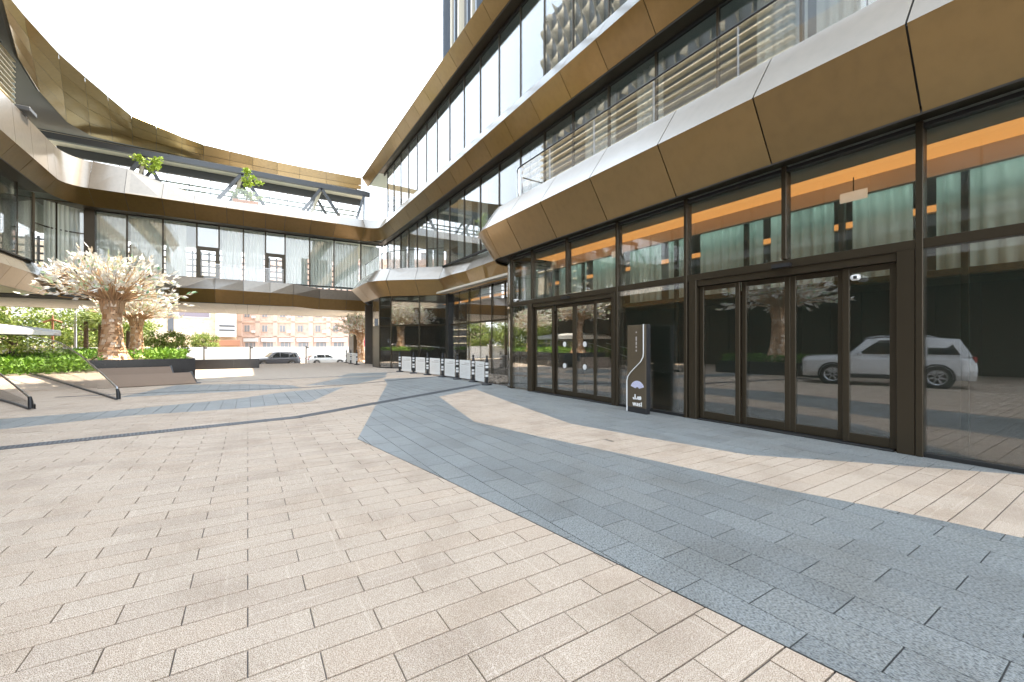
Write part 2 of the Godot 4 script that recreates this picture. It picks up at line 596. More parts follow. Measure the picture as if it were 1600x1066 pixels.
	var edge := [[1.47, -6.92], [1.86, -4.28], [2.09, -2.41], [2.29, -0.76], [2.37, 0.69]]
	for i in edge.size() - 1:
		g.bar(Vector3(edge[i][0], -0.006, edge[i][1]), Vector3(edge[i + 1][0], -0.006, edge[i + 1][1]), 0.008, 0.016)
	part(plaza, "edge_strip", g, M.frame_dark)
	slot_drain(plaza, [[-16, -7.05], [0.88, -9.65], [7.35, -13.84]], 0.13)
	slot_drain(plaza, [[-4.6, -16.9], [-1.75, -16.75], [1.7, -16.05], [3.5, -16.5], [5.9, -17.75], [7.9, -18.2]], 0.045)
	slot_drain(plaza, [[-1.9, -20.35], [2.0, -20.7], [4.4, -20.9], [6.9, -22.6]], 0.045)
	# round steel caps let into the paving
	for q in [[-1.79, -1.22], [-2.12, -2.98], [-2.62, -4.72]]:
		g = Geo.new()
		g.lathe([[0.0, 0.006], [0.03, 0.006], [0.036, 0.0], [0.036, -0.01]].duplicate(true), 20, Vector3(q[0], 0.0, q[1]))
		part(plaza, "steel_cap", g, M.steel)

func cut_tile(rc: Rect2, inside: Array, outside: Array, back_in: Array, never: Array, out: Array, _l: float) -> void:
	var p := PackedVector2Array([rc.position, rc.position + Vector2(rc.size.x, 0), rc.position + rc.size, rc.position + Vector2(0, rc.size.y)])
	var whole := true
	var pieces := [p]
	if inside.size() > 0:
		var o := []
		for q in pieces: o.append_array(Geometry2D.intersect_polygons(q, inside[0]))
		pieces = o
	var extra := []
	for b in back_in:
		extra.append_array(Geometry2D.intersect_polygons(p, b))
	for k in outside:
		var o := []
		for q in pieces: o.append_array(Geometry2D.clip_polygons(q, k))
		pieces = o
	pieces.append_array(extra)
	for k in never:
		var o := []
		for q in pieces: o.append_array(Geometry2D.clip_polygons(q, k))
		pieces = o
	for q in pieces:
		if q.size() < 3 or Geometry2D.is_polygon_clockwise(q) and pieces.size() > 6: continue
		var area := 0.0
		var c := Vector2.ZERO
		for i in q.size():
			area += q[i].x * q[(i + 1) % q.size()].y - q[(i + 1) % q.size()].x * q[i].y
			c += q[i] / q.size()
		area = absf(area) * 0.5
		if area < 0.0012: continue
		whole = area > rc.size.x * rc.size.y * 0.999
		var px := pix(Vector3(c.x, 0, c.y))
		var seen := px.z > 0.6 and px.x > -60 and px.x < 1660 and px.y < 1110
		out.append({"p": q, "c": c, "w": whole, "s": area / pow(px.z, 3) if seen else 0.0})

func lay(plaza: Node3D, tiles: Array, called: String, m: String, rest_name: String) -> void:
	tiles.sort_custom(func(a, b): return a.s > b.s)
	var whole_mesh: ArrayMesh
	var rest := [Geo.new(), Geo.new(), Geo.new(), Geo.new()]
	for i in tiles.size():
		var t: Dictionary = tiles[i]
		var tone := rng.randi() % 4
		var lift := rng.randf_range(-0.0012, 0.0006)
		var loc := PackedVector2Array()
		for p in t.p: loc.append(p - t.c)
		if i < 300:
			var me: ArrayMesh
			if t.w:
				if whole_mesh == null:
					var g := Geo.new()
					g.prism(loc, -0.012, 0.0, 0.0025 if m == "tan" else 0.001)
					whole_mesh = g.mesh()
				me = whole_mesh
			else:
				var g := Geo.new()
				g.prism(loc, -0.012, 0.0, 0.0)
				me = g.mesh()
			part(plaza, called, me, M["%s%d" % [m, tone]], Vector3(t.c.x, lift, t.c.y), Basis.from_euler(Vector3(rng.randf_range(-0.002, 0.002), 0, rng.randf_range(-0.0015, 0.0015))))
		else:
			rest[tone].prism(t.p, -0.0125, lift, 0.0025 if t.w and t.c.y > -8 and m == "tan" else 0.0)
	for k in 4:
		var o := part(plaza, rest_name, rest[k], M["%s%d" % [m, k]])
		o.set_meta("kind", "stuff")

func slot_drain(plaza: Node3D, line: Array, half: float) -> void:
	for i in line.size() - 1:
		var a := Vector3(line[i][0], 0, line[i][1])
		var b := Vector3(line[i + 1][0], 0, line[i + 1][1])
		var d := (b - a).normalized()
		var n := Vector3(-d.z, 0, d.x)
		var g := Geo.new()
		g.bar(a + Vector3(0, -0.005, 0), b + Vector3(0, -0.005, 0), half * 2.0, 0.010)
		var o := part(plaza, "drain_channel", g, M.frame_dark)
		g = Geo.new()
		var rails := [-1.0, -0.33, 0.33, 1.0] if half > 0.1 else [-1.0, 1.0]
		for s in rails:
			g.bar(a + n * half * s * 0.92 + Vector3(0, 0.002, 0), b + n * half * s * 0.92 + Vector3(0, 0.002, 0), half * 0.16, 0.008)
		var L := a.distance_to(b)
		if half > 0.1:
			for k in int(L / 0.05):
				var p := a + d * (0.05 * k + 0.02)
				g.bar(p - n * half * 0.9 + Vector3(0, 0.0005, 0), p + n * half * 0.9 + Vector3(0, 0.0005, 0), 0.02, 0.005)
		part(o, "grate", g, M.grate)

# ---------------------------------------------------------------- building helpers
func glass_pane(parent: Node3D, a: Vector3, b: Vector3, y0: float, y1: float, m: Material, called := "pane", leaves := 4) -> MeshInstance3D:
	var d := (b - a).normalized()
	var n := Vector3(-d.z, 0, d.x)
	var g := Geo.new()
	for k in leaves:
		var o := n * (0.026 * k - 0.013 * (leaves - 1))
		var p := Vector3(a.x, y0, a.z) + o
		var q := Vector3(b.x, y0, b.z) + o
		var up := Vector3(0, y1 - y0, 0)
		g.slab4(p, q, q + up, p + up, 0.008, n)
	return part(parent, called, g, m)

func upright(parent: Node3D, called: String, x: float, z: float, y0: float, y1: float, sx: float, sz: float, m: Material, turn := 0.0) -> MeshInstance3D:
	var g := Geo.new()
	g.cbox(Vector3.ZERO, Vector3(sx, y1 - y0, sz), 0.006)
	return part(parent, called, g, m, Vector3(x, (y0 + y1) * 0.5, z), Basis(Vector3.UP, turn))

func rail(parent: Node3D, called: String, a: Vector3, b: Vector3, w: float, h: float, m: Material, ch := 0.005) -> MeshInstance3D:
	var g := Geo.new()
	g.bar(a, b, w, h, ch)
	return part(parent, called, g, m)

func block(parent: Node3D, called: String, a: Vector3, b: Vector3, m: Material) -> MeshInstance3D:
	var g := Geo.new()
	g.span(a, b)
	return part(parent, called, g, m)

func curtain(parent: Node3D, a: Vector3, b: Vector3, y0: float, y1: float, m: Material, amp := 0.05, pitch := 0.2) -> void:
	var d := (b - a).normalized()
	var n := Vector3(-d.z, 0, d.x)
	var L := a.distance_to(b)
	var k := maxi(4, int(L / 0.035))
	var P := []
	var Q := []
	var ph := rng.randf() * 6.0
	for i in k + 1:
		var s := L * i / k
		var w := sin(s * TAU / pitch + ph + 0.8 * sin(s * 2.3 + ph)) * amp * (0.7 + 0.3 * sin(s * 3.1 + ph))
		P.append(Vector3(a.x, y0, a.z) + d * s + n * w * 1.15)
		Q.append(Vector3(a.x, y1, a.z) + d * s + n * w * 0.8)
	var g := Geo.new()
	g.curved(P, Q, 0.002, n)
	part(parent, "curtain", g, m)

func inset(a: Vector3, b: Vector3, gap: float) -> Array:
	var d := (b - a).normalized() * gap
	return [a + d, b - d]

func fascia(parent: Node3D, B: Array, F: Array, T: Array, hint: Vector3, gap := 0.011, upper := true) -> void:      # folded cladding: a lower and an upper panel per bay
	for i in B.size() - 1:
		var b := inset(B[i], B[i + 1], gap)
		var f := inset(F[i], F[i + 1], gap)
		var g := Geo.new()
		g.slab4(b[0], b[1], f[1], f[0], 0.025, hint + Vector3(0, -1, 0))
		part(parent, "cladding_panel", g, M[["bronze", "bronze1", "bronze2"][rng.randi() % 3]])
		if not upper: continue
		var t := inset(T[i], T[i + 1], gap)
		g = Geo.new()
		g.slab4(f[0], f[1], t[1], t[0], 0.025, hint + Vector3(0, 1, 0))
		part(parent, "cladding_panel", g, M.upper_panel)
	# dark sub-frame seen through the open joints
	var g := Geo.new()
	for i in B.size() - 1:
		var inn := -hint.normalized() * 0.07
		g.slab4(B[i] + inn, B[i + 1] + inn, F[i + 1] + inn, F[i] + inn, 0.01, hint)
		if upper:
			g.slab4(F[i] + inn, F[i + 1] + inn, T[i + 1] + inn, T[i] + inn, 0.01, hint)
	part(parent, "sub_frame", g, M.backing)

func fascia_curve(parent: Node3D, B: Array, F: Array, T: Array, hint: Vector3) -> void:
	var g := Geo.new()
	g.curved(B, F, 0.025, hint + Vector3(0, -1, 0))
	part(parent, "curved_panel", g, M.bronze)
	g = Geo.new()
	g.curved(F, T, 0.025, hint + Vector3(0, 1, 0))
	part(parent, "curved_panel", g, M.upper_panel)

func arc(cx: float, cz: float, rx: float, rz: float, a0: float, a1: float, y: float, n: int) -> Array:
	var o := []
	for i in n + 1:
		var t := deg_to_rad(lerpf(a0, a1, float(i) / n))
		o.append(Vector3(cx + rx * cos(t), y, cz + rz * sin(t)))
	return o

func line_at(zs: Array, x: float, y: float) -> Array:
	var o := []
	for z in zs: o.append(Vector3(x, y, z))
	return o

func door_leaf(parent: Node3D, x: float, z0: float, z1: float, y1: float, dots: bool) -> void:
	# glazed sliding leaf: stiles, rails, pane; z0 > z1
	var d := part(parent, "door", frame_mesh(z0 - z1, y1 - 0.03, 0.085, 0.14, 0.05), M.frame, Vector3(x, 0.03 + (y1 - 0.03) * 0.5, (z0 + z1) * 0.5))
	var g := Geo.new()
	var w := (z0 - z1) * 0.5 - 0.08
	var h := (y1 - 0.03) * 0.5 - 0.08
	for s in [-0.018, -0.006, 0.006, 0.018]:
		g.slab4(Vector3(s, -h, -w), Vector3(s, -h, w), Vector3(s, h, w), Vector3(s, h, -w), 0.005, Vector3(-1, 0, 0))
	part(d, "pane", g, M.glass)
	if dots:
		for y in [0.06, -0.56]:
			g = Geo.new()
			g.lathe([[0.0, 0.0], [0.075, 0.0], [0.075, 0.001], [0.0, 0.001]], 20, Vector3(-0.024, y + 0.1, 0.0), Basis(Vector3(0, 0, 1), PI / 2))
			part(d, "safety_dot", g, M.white_band)

func frame_mesh(w: float, h: float, stile: float, bottom: float, depth: float) -> Geo:      # upright frame in the Y-Z plane
	var g := Geo.new()
	for s in [-1, 1]:
		g.cbox(Vector3(0, 0, s * (w - stile) * 0.5), Vector3(depth, h, stile), 0.005)
	g.cbox(Vector3(0, (h - stile) * 0.5, 0), Vector3(depth - 0.002, stile, w - 2 * stile), 0.004)
	g.cbox(Vector3(0, -(h - bottom) * 0.5, 0), Vector3(depth - 0.002, bottom, w - 2 * stile), 0.004)
	return g

# ---------------------------------------------------------------- the glazed building on the right
func entrance_building() -> void:
	var b := thing("glazed_building", "bronze-clad glass building with folded canopy over sliding entrance doors", "building")
	var GX := 7.65
	# --- folded canopy over the doors, sweeping round at its far end
	var zs := [7.3, 5.5, 3.7, 1.9, 0.1, -1.72, -3.51, -5.3, -7.19, -9.11, -10.86, -12.18]
	fascia(b, line_at(zs, 7.2, 4.43), line_at(zs, 6.63, 5.32), line_at(zs, 7.2, 6.15), Vector3(-1, 0, 0))
	for k in 2:
		var a0 := 180.0 + 45.0 * k + 0.4
		var a1 := 225.0 + 45.0 * k - 0.4
		fascia_curve(b, arc(8.53, -12.18, 1.33, 1.33, a0, a1, 4.43, 10), arc(8.53, -12.18, 1.9, 1.9, a0, a1, 5.32, 10), arc(8.53, -12.18, 1.33, 1.33, a0, a1, 6.15, 10), Vector3(-1, 0, -1 if k else 0))
	fascia(b, [Vector3(8.55, 4.43, -13.51), Vector3(10.3, 4.43, -13.51)], [Vector3(8.55, 5.32, -14.08), Vector3(10.3, 5.32, -14.08)], [Vector3(8.55, 6.15, -13.51), Vector3(10.3, 6.15, -13.51)], Vector3(0, 0, -1))
	# soffit strip between canopy edge and glass, and the balcony deck above
	var sof := PackedVector2Array([Vector2(7.215, 7.3), Vector2(7.78, 7.3)])
	for p in arc(8.53, -12.18, 0.76, 0.76, 180, 270, 0, 8): sof.append(Vector2(p.x, p.z))
	sof.append(Vector2(10.2, -12.94)); sof.append(Vector2(10.2, -13.49))
	var ar := arc(8.53, -12.18, 1.315, 1.315, 180, 270, 0, 8)
	ar.reverse()
	for p in ar: sof.append(Vector2(p.x, p.z))
	var g := Geo.new()
	g.prism(sof, 4.47, 4.53)
	part(b, "soffit", g, M.frame)
	g = Geo.new()
	g.prism(pv([7.23, 7.3, 20, 7.3, 20, -13.45, 8.5, -13.45, 7.6, -13.0, 7.23, -12.2]), 5.75, 6.05)
	part(b, "floor_slab", g, M.interior_ceiling)
	g = Geo.new()
	g.span(Vector3(10.35, 4.62, 7.3), Vector3(20, 5.7, -36))
	part(b, "floor_slab", g, M.interior_ceiling)
	# --- ground floor glazing
	var mz := [3.6, 1.85, 0.02, -1.83, -3.5, -5.36, -7.25, -9.15, -10.86, -12.1]
	for i in mz.size():
		var z: float = mz[i]
		var low := 0.0 if z > -2 or z in [-5.36, -7.25, -12.1] else 2.92
		upright(b, "mullion", GX, z, low, 4.47, 0.17, 0.075, M.frame)
	for i in mz.size() - 1:
		glass_pane(b, Vector3(GX, 0, mz[i] - 0.035), Vector3(GX, 0, mz[i + 1] + 0.035), 2.91, 4.44, M.glass)
	rail(b, "transom", Vector3(GX + 0.004, 2.84, 3.6), Vector3(GX + 0.004, 2.84, -12.1), 0.15, 0.13, M.frame)
	rail(b, "head_rail", Vector3(GX + 0.006, 4.41, 3.6), Vector3(GX + 0.006, 4.41, -12.1), 0.14, 0.06, M.frame_dark)
	rail(b, "base_rail", Vector3(GX + 0.006, 0.03, 3.6), Vector3(GX + 0.006, 0.03, -1.80), 0.12, 0.06, M.frame_dark)
	rail(b, "base_rail", Vector3(GX + 0.006, 0.03, -5.40), Vector3(GX + 0.006, 0.03, -7.21), 0.12, 0.06, M.frame_dark)
	for q in [[3.6, 1.85], [1.85, 0.02], [0.02, -1.83], [-5.36, -7.25], [-11.1, -12.1]]:
		glass_pane(b, Vector3(GX, 0, q[0] - 0.035), Vector3(GX, 0, q[1] + 0.035), 0.05, 2.79, M.glass)
	upright(b, "door_jamb", GX + 0.04, -1.97, 0.0, 2.78, 0.22, 0.19, M.frame)
	upright(b, "door_jamb", GX + 0.04, -5.21, 0.0, 2.78, 0.22, 0.17, M.frame)
	upright(b, "door_jamb", GX + 0.04, -7.38, 0.0, 2.78, 0.22, 0.10, M.frame)
	upright(b, "door_jamb", GX + 0.04, -10.98, 0.0, 2.78, 0.22, 0.24, M.frame)
	rail(b, "threshold", Vector3(GX + 0.08, 0.012, -2.1), Vector3(GX + 0.08, 0.012, -5.1), 0.3, 0.024, M.frame_dark)
	rail(b, "threshold", Vector3(GX + 0.08, 0.012, -7.45), Vector3(GX + 0.08, 0.012, -10.85), 0.3, 0.024, M.frame_dark)
	rail(b, "door_head", Vector3(GX + 0.06, 2.72, -2.07), Vector3(GX + 0.06, 2.72, -5.12), 0.2, 0.13, M.frame)
	rail(b, "door_head", Vector3(GX + 0.06, 2.72, -7.43), Vector3(GX + 0.06, 2.72, -10.85), 0.2, 0.13, M.frame)
	var dz := [-2.08, -2.72, -3.48, -4.3, -5.11]
	for i in 4:
		door_leaf(b, GX + (0.05 if i in [0, 3] else 0.115), dz[i], dz[i + 1], 2.65, false)
	dz = [-7.45, -8.15, -9.0, -9.86, -10.84]
	for i in 4:
		door_leaf(b, GX + (0.05 if i in [0, 3] else 0.115), dz[i], dz[i + 1], 2.65, i in [1, 2])
	# curved corner glass
	for q in [[0.05, 2.79], [2.91, 4.44]]:
		g = Geo.new()
		for o in [0.0, 0.03]:
			g.curved(arc(8.53, -12.18, 0.88 - o, 0.88 - o, 180, 268, q[0], 16), arc(8.53, -12.18, 0.88 - o, 0.88 - o, 180, 268, q[1], 16), 0.008, Vector3(-1, 0, -0.6))
		part(b, "curved_pane", g, M.glass)
	g = Geo.new()
	for q in [[2.84, 0.06], [0.025, 0.05], [4.44, 0.05]]:
		g.curved(arc(8.53, -12.18, 0.90, 0.90, 180, 268, q[0] - q[1] * 0.5, 16), arc(8.53, -12.18, 0.90, 0.90, 180, 268, q[0] + q[1] * 0.5, 16), 0.05, Vector3(-1, 0, -0.6))
	part(b, "curved_rail", g, M.frame)
	glass_pane(b, Vector3(8.55, 0, -13.06), Vector3(10.2, 0, -13.06), 0.05, 4.44, M.glass)
	# small fittings over the doors
	var s1 := block(b, "door_sensor", Vector3(GX - 0.16, 2.78, -3.38), Vector3(GX - 0.08, 2.84, -3.66), M.black_plastic)
	s1 = block(b, "door_sensor", Vector3(GX - 0.16, 2.78, -9.0), Vector3(GX - 0.08, 2.84, -9.3), M.black_plastic)
	# --- interior of the ground floor: floor, walls, ceiling with lit coves, curtains
	block(b, "interior_floor", Vector3(7.86, -0.3, 7.3), Vector3(19.8, 0.004, -36), M.interior_floor)
	block(b, "interior_wall", Vector3(19.0, 0.0, 7.3), Vector3(19.3, 4.6, -36), M.interior_wall)
	block(b, "interior_wall", Vector3(7.75, 0.0, 7.3), Vector3(19.0, 16.2, 7.6), M.interior_wall)
	block(b, "ceiling", Vector3(7.74, 4.5, 7.3), Vector3(8.66, 4.6, -12.0), M.interior_ceiling)
	block(b, "ceiling", Vector3(9.5, 4.5, 7.3), Vector3(12.5, 4.6, -35), M.interior_beige)
	block(b, "ceiling", Vector3(13.3, 4.5, 7.3), Vector3(19.0, 4.6, -35), M.interior_ceiling)
	block(b, "bulkhead", Vector3(9.5, 4.25, 7.3), Vector3(9.62, 4.5, -12.4), M.interior_beige)
	for q in [[8.68, 9.48, -12.2], [12.52, 13.28, -30.0]]:
		block(b, "cove_light", Vector3(q[0], 4.535, 7.0), Vector3(q[1], 4.585, q[2]), M.cove)
		for k in 2:
			var al := AreaLight3D.new()
			al.name = numbered(self, "cove_glow")
			al.area_size = Vector2(q[1] - q[0], 9.0)
			al.light_color = Color(1.0, 0.60, 0.26)
			al.light_energy = 0.14
			al.set("area_range", 30.0)
			al.shadow_enabled = true
			add_child(al)
			al.transform = Transform3D(Basis(Vector3(1, 0, 0), -PI / 2), Vector3((q[0] + q[1]) * 0.5, 4.52, 2.2 - 9.3 * k))
	# glazed inner lobby screen
	for z in [1.9, 0.02, -1.83, -3.5, -5.36, -7.25, -9.15, -11.0]:
		upright(b, "lobby_post", 9.86, z, 0.0, 4.5, 0.1, 0.09, M.frame)
	rail(b, "lobby_rail", Vector3(10.02, 2.70, 4.4), Vector3(10.02, 2.70, -15.2), 0.4, 0.1, M.frame)
	for q in [[3.4, 2.0], [1.7, 0.2], [-0.2, -1.75], [-2.0, -2.7], [-2.95, -3.9], [-4.05, -5.3], [-5.5, -6.1], [-6.3, -7.2], [-7.4, -8.5], [-8.75, -10.0], [-10.2, -11.9]]:
		curtain(b, Vector3(10.15, 0, q[0] * 1.27), Vector3(10.15, 0, q[1] * 1.27), 2.76, 4.48, M.sheer, 0.06, 0.21)
	rail(b, "curtain_track", Vector3(10.15, 4.488, 4.4), Vector3(10.15, 4.488, -15.2), 0.04, 0.02, M.frame_dark)
	block(b, "washer_light", Vector3(9.86, 4.485, 4.0), Vector3(9.92, 4.498, -12.4), M.lamp_white)  # added strip to brighten the curtains, in place of small ceiling downlights
	for k in 2:
		var wl := AreaLight3D.new()  # added lamp under the strip, casts cool light on the curtains
		wl.name = numbered(self, "washer_glow")
		wl.area_size = Vector2(0.06, 8.0)
		wl.light_color = Color(0.86, 1.0, 0.95)
		wl.light_energy = 0.55
		wl.set("area_range", 20.0)
		wl.shadow_enabled = true
		add_child(wl)
		wl.transform = Transform3D(Basis(Vector3(1, 0, 0), -PI / 2), Vector3(9.89, 4.48, -0.2 - 8.2 * k))
	for q in [[-2.9], [-8.6]]:
		block(b, "exit_light", Vector3(9.2, 4.08, q[0]), Vector3(9.23, 4.25, q[0] - 0.4), M.lamp_white)
		rail(b, "hanger", Vector3(9.215, 4.5, q[0] - 0.2), Vector3(9.215, 4.25, q[0] - 0.2), 0.015, 0.015, M.frame_dark, 0.0)
	block(b, "lobby_end_wall", Vector3(7.6, 0.0, -33.0), Vector3(19.0, 4.5, -33.25), M.interior_dark)
	block(b, "lobby_wall", Vector3(13.6, 0.0, -13.5), Vector3(13.8, 4.5, -33.0), M.interior_dark)
	# --- recessed lobby beyond: glass wall and its own folded canopy
	var CB := [[10.0, -13.75], [9.9, -16.2], [9.8, -17.8], [9.9, -19.6], [9.95, -21.1], [10.05, -23.1], [8.74, -24.3], [7.4, -25.6]]
	var CF := [[9.5, -13.95], [9.5, -16.0], [9.55, -17.8], [9.6, -19.8], [9.45, -21.2], [9.45, -23.05], [8.35, -24.0], [7.0, -25.2]]
	var CT := [[10.15, -13.75], [10.2, -16.3], [10.2, -18.2], [10.15, -19.7], [10.05, -21.4], [9.9, -23.3], [8.72, -24.5], [7.43, -25.8]]
	var lift := func(a: Array, y: float) -> Array:
		var o := []
		for p in a: o.append(Vector3(p[0], y, p[1]))
		return o
	fascia(b, lift.call(CB.slice(0, 6), 4.43), lift.call(CF.slice(0, 6), 5.32), lift.call(CT.slice(0, 6), 6.15), Vector3(-1, 0, 0))
	fascia(b, lift.call(CB.slice(5, 8), 4.43), lift.call(CF.slice(5, 8), 5.32), lift.call(CT.slice(5, 8), 6.15), Vector3(-0.5, 0, 1))
	fascia_curve(b, lift.call([[7.4, -25.62], [7.15, -25.95], [7.02, -26.5], [7.0, -27.0]], 4.43), lift.call([[6.98, -25.22], [6.55, -25.75], [6.3, -26.5], [6.22, -27.2]], 5.32), lift.call([[7.42, -25.82], [7.1, -26.2], [6.92, -26.7], [6.86, -27.3]], 6.15), Vector3(-1, 0, 0.4))
	fascia(b, lift.call([[7.0, -27.0], [6.97, -28.8], [6.95, -30.6]], 4.43), lift.call([[6.22, -27.2], [6.2, -29.2], [6.2, -31.2]], 5.32), lift.call([[6.86, -27.3], [6.88, -29.3], [6.9, -31.4]], 6.15), Vector3(-1, 0, 0))
	fascia(b, lift.call([[6.95, -30.6], [8.3, -34.5], [9.4, -36.5]], 4.43), lift.call([[6.2, -31.2], [7.6, -34.8], [9.0, -36.9]], 5.32), lift.call([[6.9, -31.4], [8.2, -34.6], [9.4, -36.4]], 6.15), Vector3(-1, 0, -0.4))
	g = Geo.new()
	g.prism(pv([10.1, -13.6, 10.0, -16.2, 9.9, -19.6, 10.1, -23.2, 7.45, -25.7, 7.1, -27.2, 7.05, -30.6, 9.2, -36, 12, -36, 12, -13.6]), 4.47, 4.53)
	part(b, "soffit", g, M.frame)
	g = Geo.new()
	g.prism(pv([10.2, -13.6, 10.15, -19.6, 9.95, -23.3, 7.5, -25.8, 6.95, -27.4, 6.95, -31.3, 9.4, -36.3, 12, -36.3, 12, -13.6]), 5.85, 6.06)
	part(b, "floor_slab", g, M.interior_ceiling)
	var LP := [[10.15, -13.1], [10.15, -15.4], [10.15, -17.9], [10.15, -20.4], [10.15, -23.0], [8.85, -24.55], [7.55, -26.0], [7.1, -27.0], [7.1, -28.6]]
	for i in LP.size():
		var thick := i == 4
		upright(b, "mullion", LP[i][0], LP[i][1], 0.0, 4.47, 0.4 if thick else 0.11, 0.4 if thick else 0.08, M.frame_dark if thick else M.frame, 0.0)
		if i == 0: continue
		var a := Vector3(LP[i - 1][0], 0, LP[i - 1][1])
		var c := Vector3(LP[i][0], 0, LP[i][1])
		var solid := i == LP.size() - 1
		glass_pane(b, a, c, 0.06, 2.6, M.glass_clear) if not solid else rail(b, "solid_panel", (a + Vector3(0, 1.3, 0)), c + Vector3(0, 1.3, 0), 0.08, 2.6, M.frame)
		glass_pane(b, a, c, 2.7, 4.44, M.glass_clear)
		rail(b, "transom", a + Vector3(0, 2.65, 0), c + Vector3(0, 2.65, 0), 0.09, 0.07, M.frame)
		rail(b, "base_rail", a + Vector3(0, 0.03, 0), c + Vector3(0, 0.03, 0), 0.12, 0.07, M.frame_dark)
		if a.distance_to(c) > 2.2:
			var mid := (a + c) * 0.5
			upright(b, "glazing_bar", mid.x, mid.z, 0.06, 4.44, 0.06, 0.05, M.frame)
	# --- upper floors: set-back glass bands, folded fascias between them
	var UX := 9.85
	var fz := [7.4, 5.55, 3.7, 1.85, 0.0, -1.95, -3.8, -5.63, -7.48, -9.25, -10.98, -12.73, -14.56, -16.4, -18.25, -20.1, -21.95, -23.8, -25.65, -27.5, -29.35, -31.1, -32.8]
	fascia(b, line_at(fz, 9.3, 9.85), line_at(fz, 8.77, 10.6), line_at(fz, 9.34, 11.5), Vector3(-1, 0, 0))
	var rz := fz + [-34.6, -36.4, -38.2, -39.6]
	fascia(b, line_at(rz, 9.3, 15.95), line_at(rz, 8.77, 16.65), line_at(rz, 9.34, 17.4), Vector3(-1, 0, 0))
	for q in [[9.85, 9.95], [15.95, 16.05]]:
		block(b, "soffit", Vector3(9.33, q[0] + 0.03, 7.4), Vector3(10.0, q[1] + 0.03, -36.0), M.frame)
	block(b, "floor_slab", Vector3(9.9, 10.05, 7.4), Vector3(20, 11.9, -36.0), M.interior_ceiling)
	block(b, "sill", Vector3(9.36, 11.42, 7.4), Vector3(9.95, 11.5, -36.0), M.bronze)
	block(b, "roof", Vector3(9.4, 16.1, 7.4), Vector3(30, 17.3, -39.6), M.interior_ceiling)
	block(b, "interior_wall", Vector3(15.5, 6.0, 7.4), Vector3(15.7, 16.1, -36.0), M.interior_wall)
	var uz := [6.9, 5.05, 3.2, 1.35, -0.5, -2.35, -4.2, -6.05, -7.9, -9.75, -11.5, -13.2, -14.9, -16.7, -18.55, -20.4, -22.3, -24.2, -26.0, -27.8, -29.6, -31.4, -33.2, -35.0]
	for q in [[6.06, 10.0], [11.5, 16.02]]:
		for i in uz.size():
			upright(b, "mullion", UX, uz[i], q[0], q[1], 0.1, 0.06, M.frame)
			if i > 0:
				glass_pane(b, Vector3(UX, 0, uz[i - 1] - 0.03), Vector3(UX, 0, uz[i] + 0.03), q[0], q[1], M.glass_grey, "pane", 2)
		rail(b, "head_rail", Vector3(UX + 0.004, q[1] - 0.12, 6.9), Vector3(UX + 0.004, q[1] - 0.12, -36.0), 0.11, 0.14, M.frame_dark)
		rail(b, "base_rail", Vector3(UX + 0.004, q[0] + 0.06, 6.9), Vector3(UX + 0.004, q[0] + 0.06, -36.0), 0.11, 0.1, M.frame_dark)
	for i in range(3, uz.size() - 1):
		if i % 3 != 1:
			curtain(b, Vector3(UX + 0.45, 0, uz[i] - 0.1), Vector3(UX + 0.45, 0, uz[i + 1] + (0.1 if i % 2 else 0.7)), 6.08, 9.9, M.curtain, 0.06, 0.24)
	# balcony balustrade along the canopy
	var bz := [5.0, 3.2, 1.35, -0.5, -2.35, -4.2, -6.05, -7.9, -9.75, -11.2]
	for i in bz.size() - 1:
		glass_pane(b, Vector3(7.42, 0, bz[i] - 0.02), Vector3(7.42, 0, bz[i + 1] + 0.02), 6.05, 7.2, M.glass_clear, "balustrade_pane", 1)
		rail(b, "balustrade_post", Vector3(7.45, 6.05, bz[i + 1]), Vector3(7.45, 7.2, bz[i + 1]), 0.012, 0.05, M.steel, 0.0)
	g = Geo.new()
	var rp := [Vector3(7.42, 7.22, 5.0), Vector3(7.42, 7.22, -11.2)]
	rp.append_array(arc(8.22, -11.2, 0.8, 0.8, 188, 270, 7.22, 8))
	rp.append(Vector3(9.8, 7.22, -12.0))
	var rr := []
	for p in rp: rr.append(0.022)
	g.tube(rp, rr, 8)
	part(b, "handrail", g, M.frame_dark)
	g = Geo.new()
	g.curved(arc(8.22, -11.2, 0.8, 0.8, 181, 270, 6.05, 10), arc(8.22, -11.2, 0.8, 0.8, 181, 270, 7.2, 10), 0.012, Vector3(-1, 0, -0.5))
	part(b, "balustrade_pane", g, M.glass_clear)
	glass_pane(b, Vector3(8.22, 0, -12.0), Vector3(9.8, 0, -12.0), 6.05, 7.2, M.glass_clear, "balustrade_pane", 1)
	# balustrade over the far lobby canopy
	var q2 := [[9.75, -23.0], [8.6, -24.2], [7.5, -25.4], [7.1, -26.6], [7.1, -30.9]]
	for i in q2.size() - 1:
		glass_pane(b, Vector3(q2[i][0], 0, q2[i][1]), Vector3(q2[i + 1][0], 0, q2[i + 1][1]), 6.05, 7.15, M.glass_clear, "balustrade_pane", 1)
		rail(b, "handrail", Vector3(q2[i][0], 7.17, q2[i][1]), Vector3(q2[i + 1][0], 7.17, q2[i + 1][1]), 0.04, 0.03, M.frame)

# ---------------------------------------------------------------- the bridge building across the far end
func to_x(xs: Array, z: float, y: float) -> Array:
	var o := []
	for x in xs: o.append(Vector3(x, y, z))
	return o

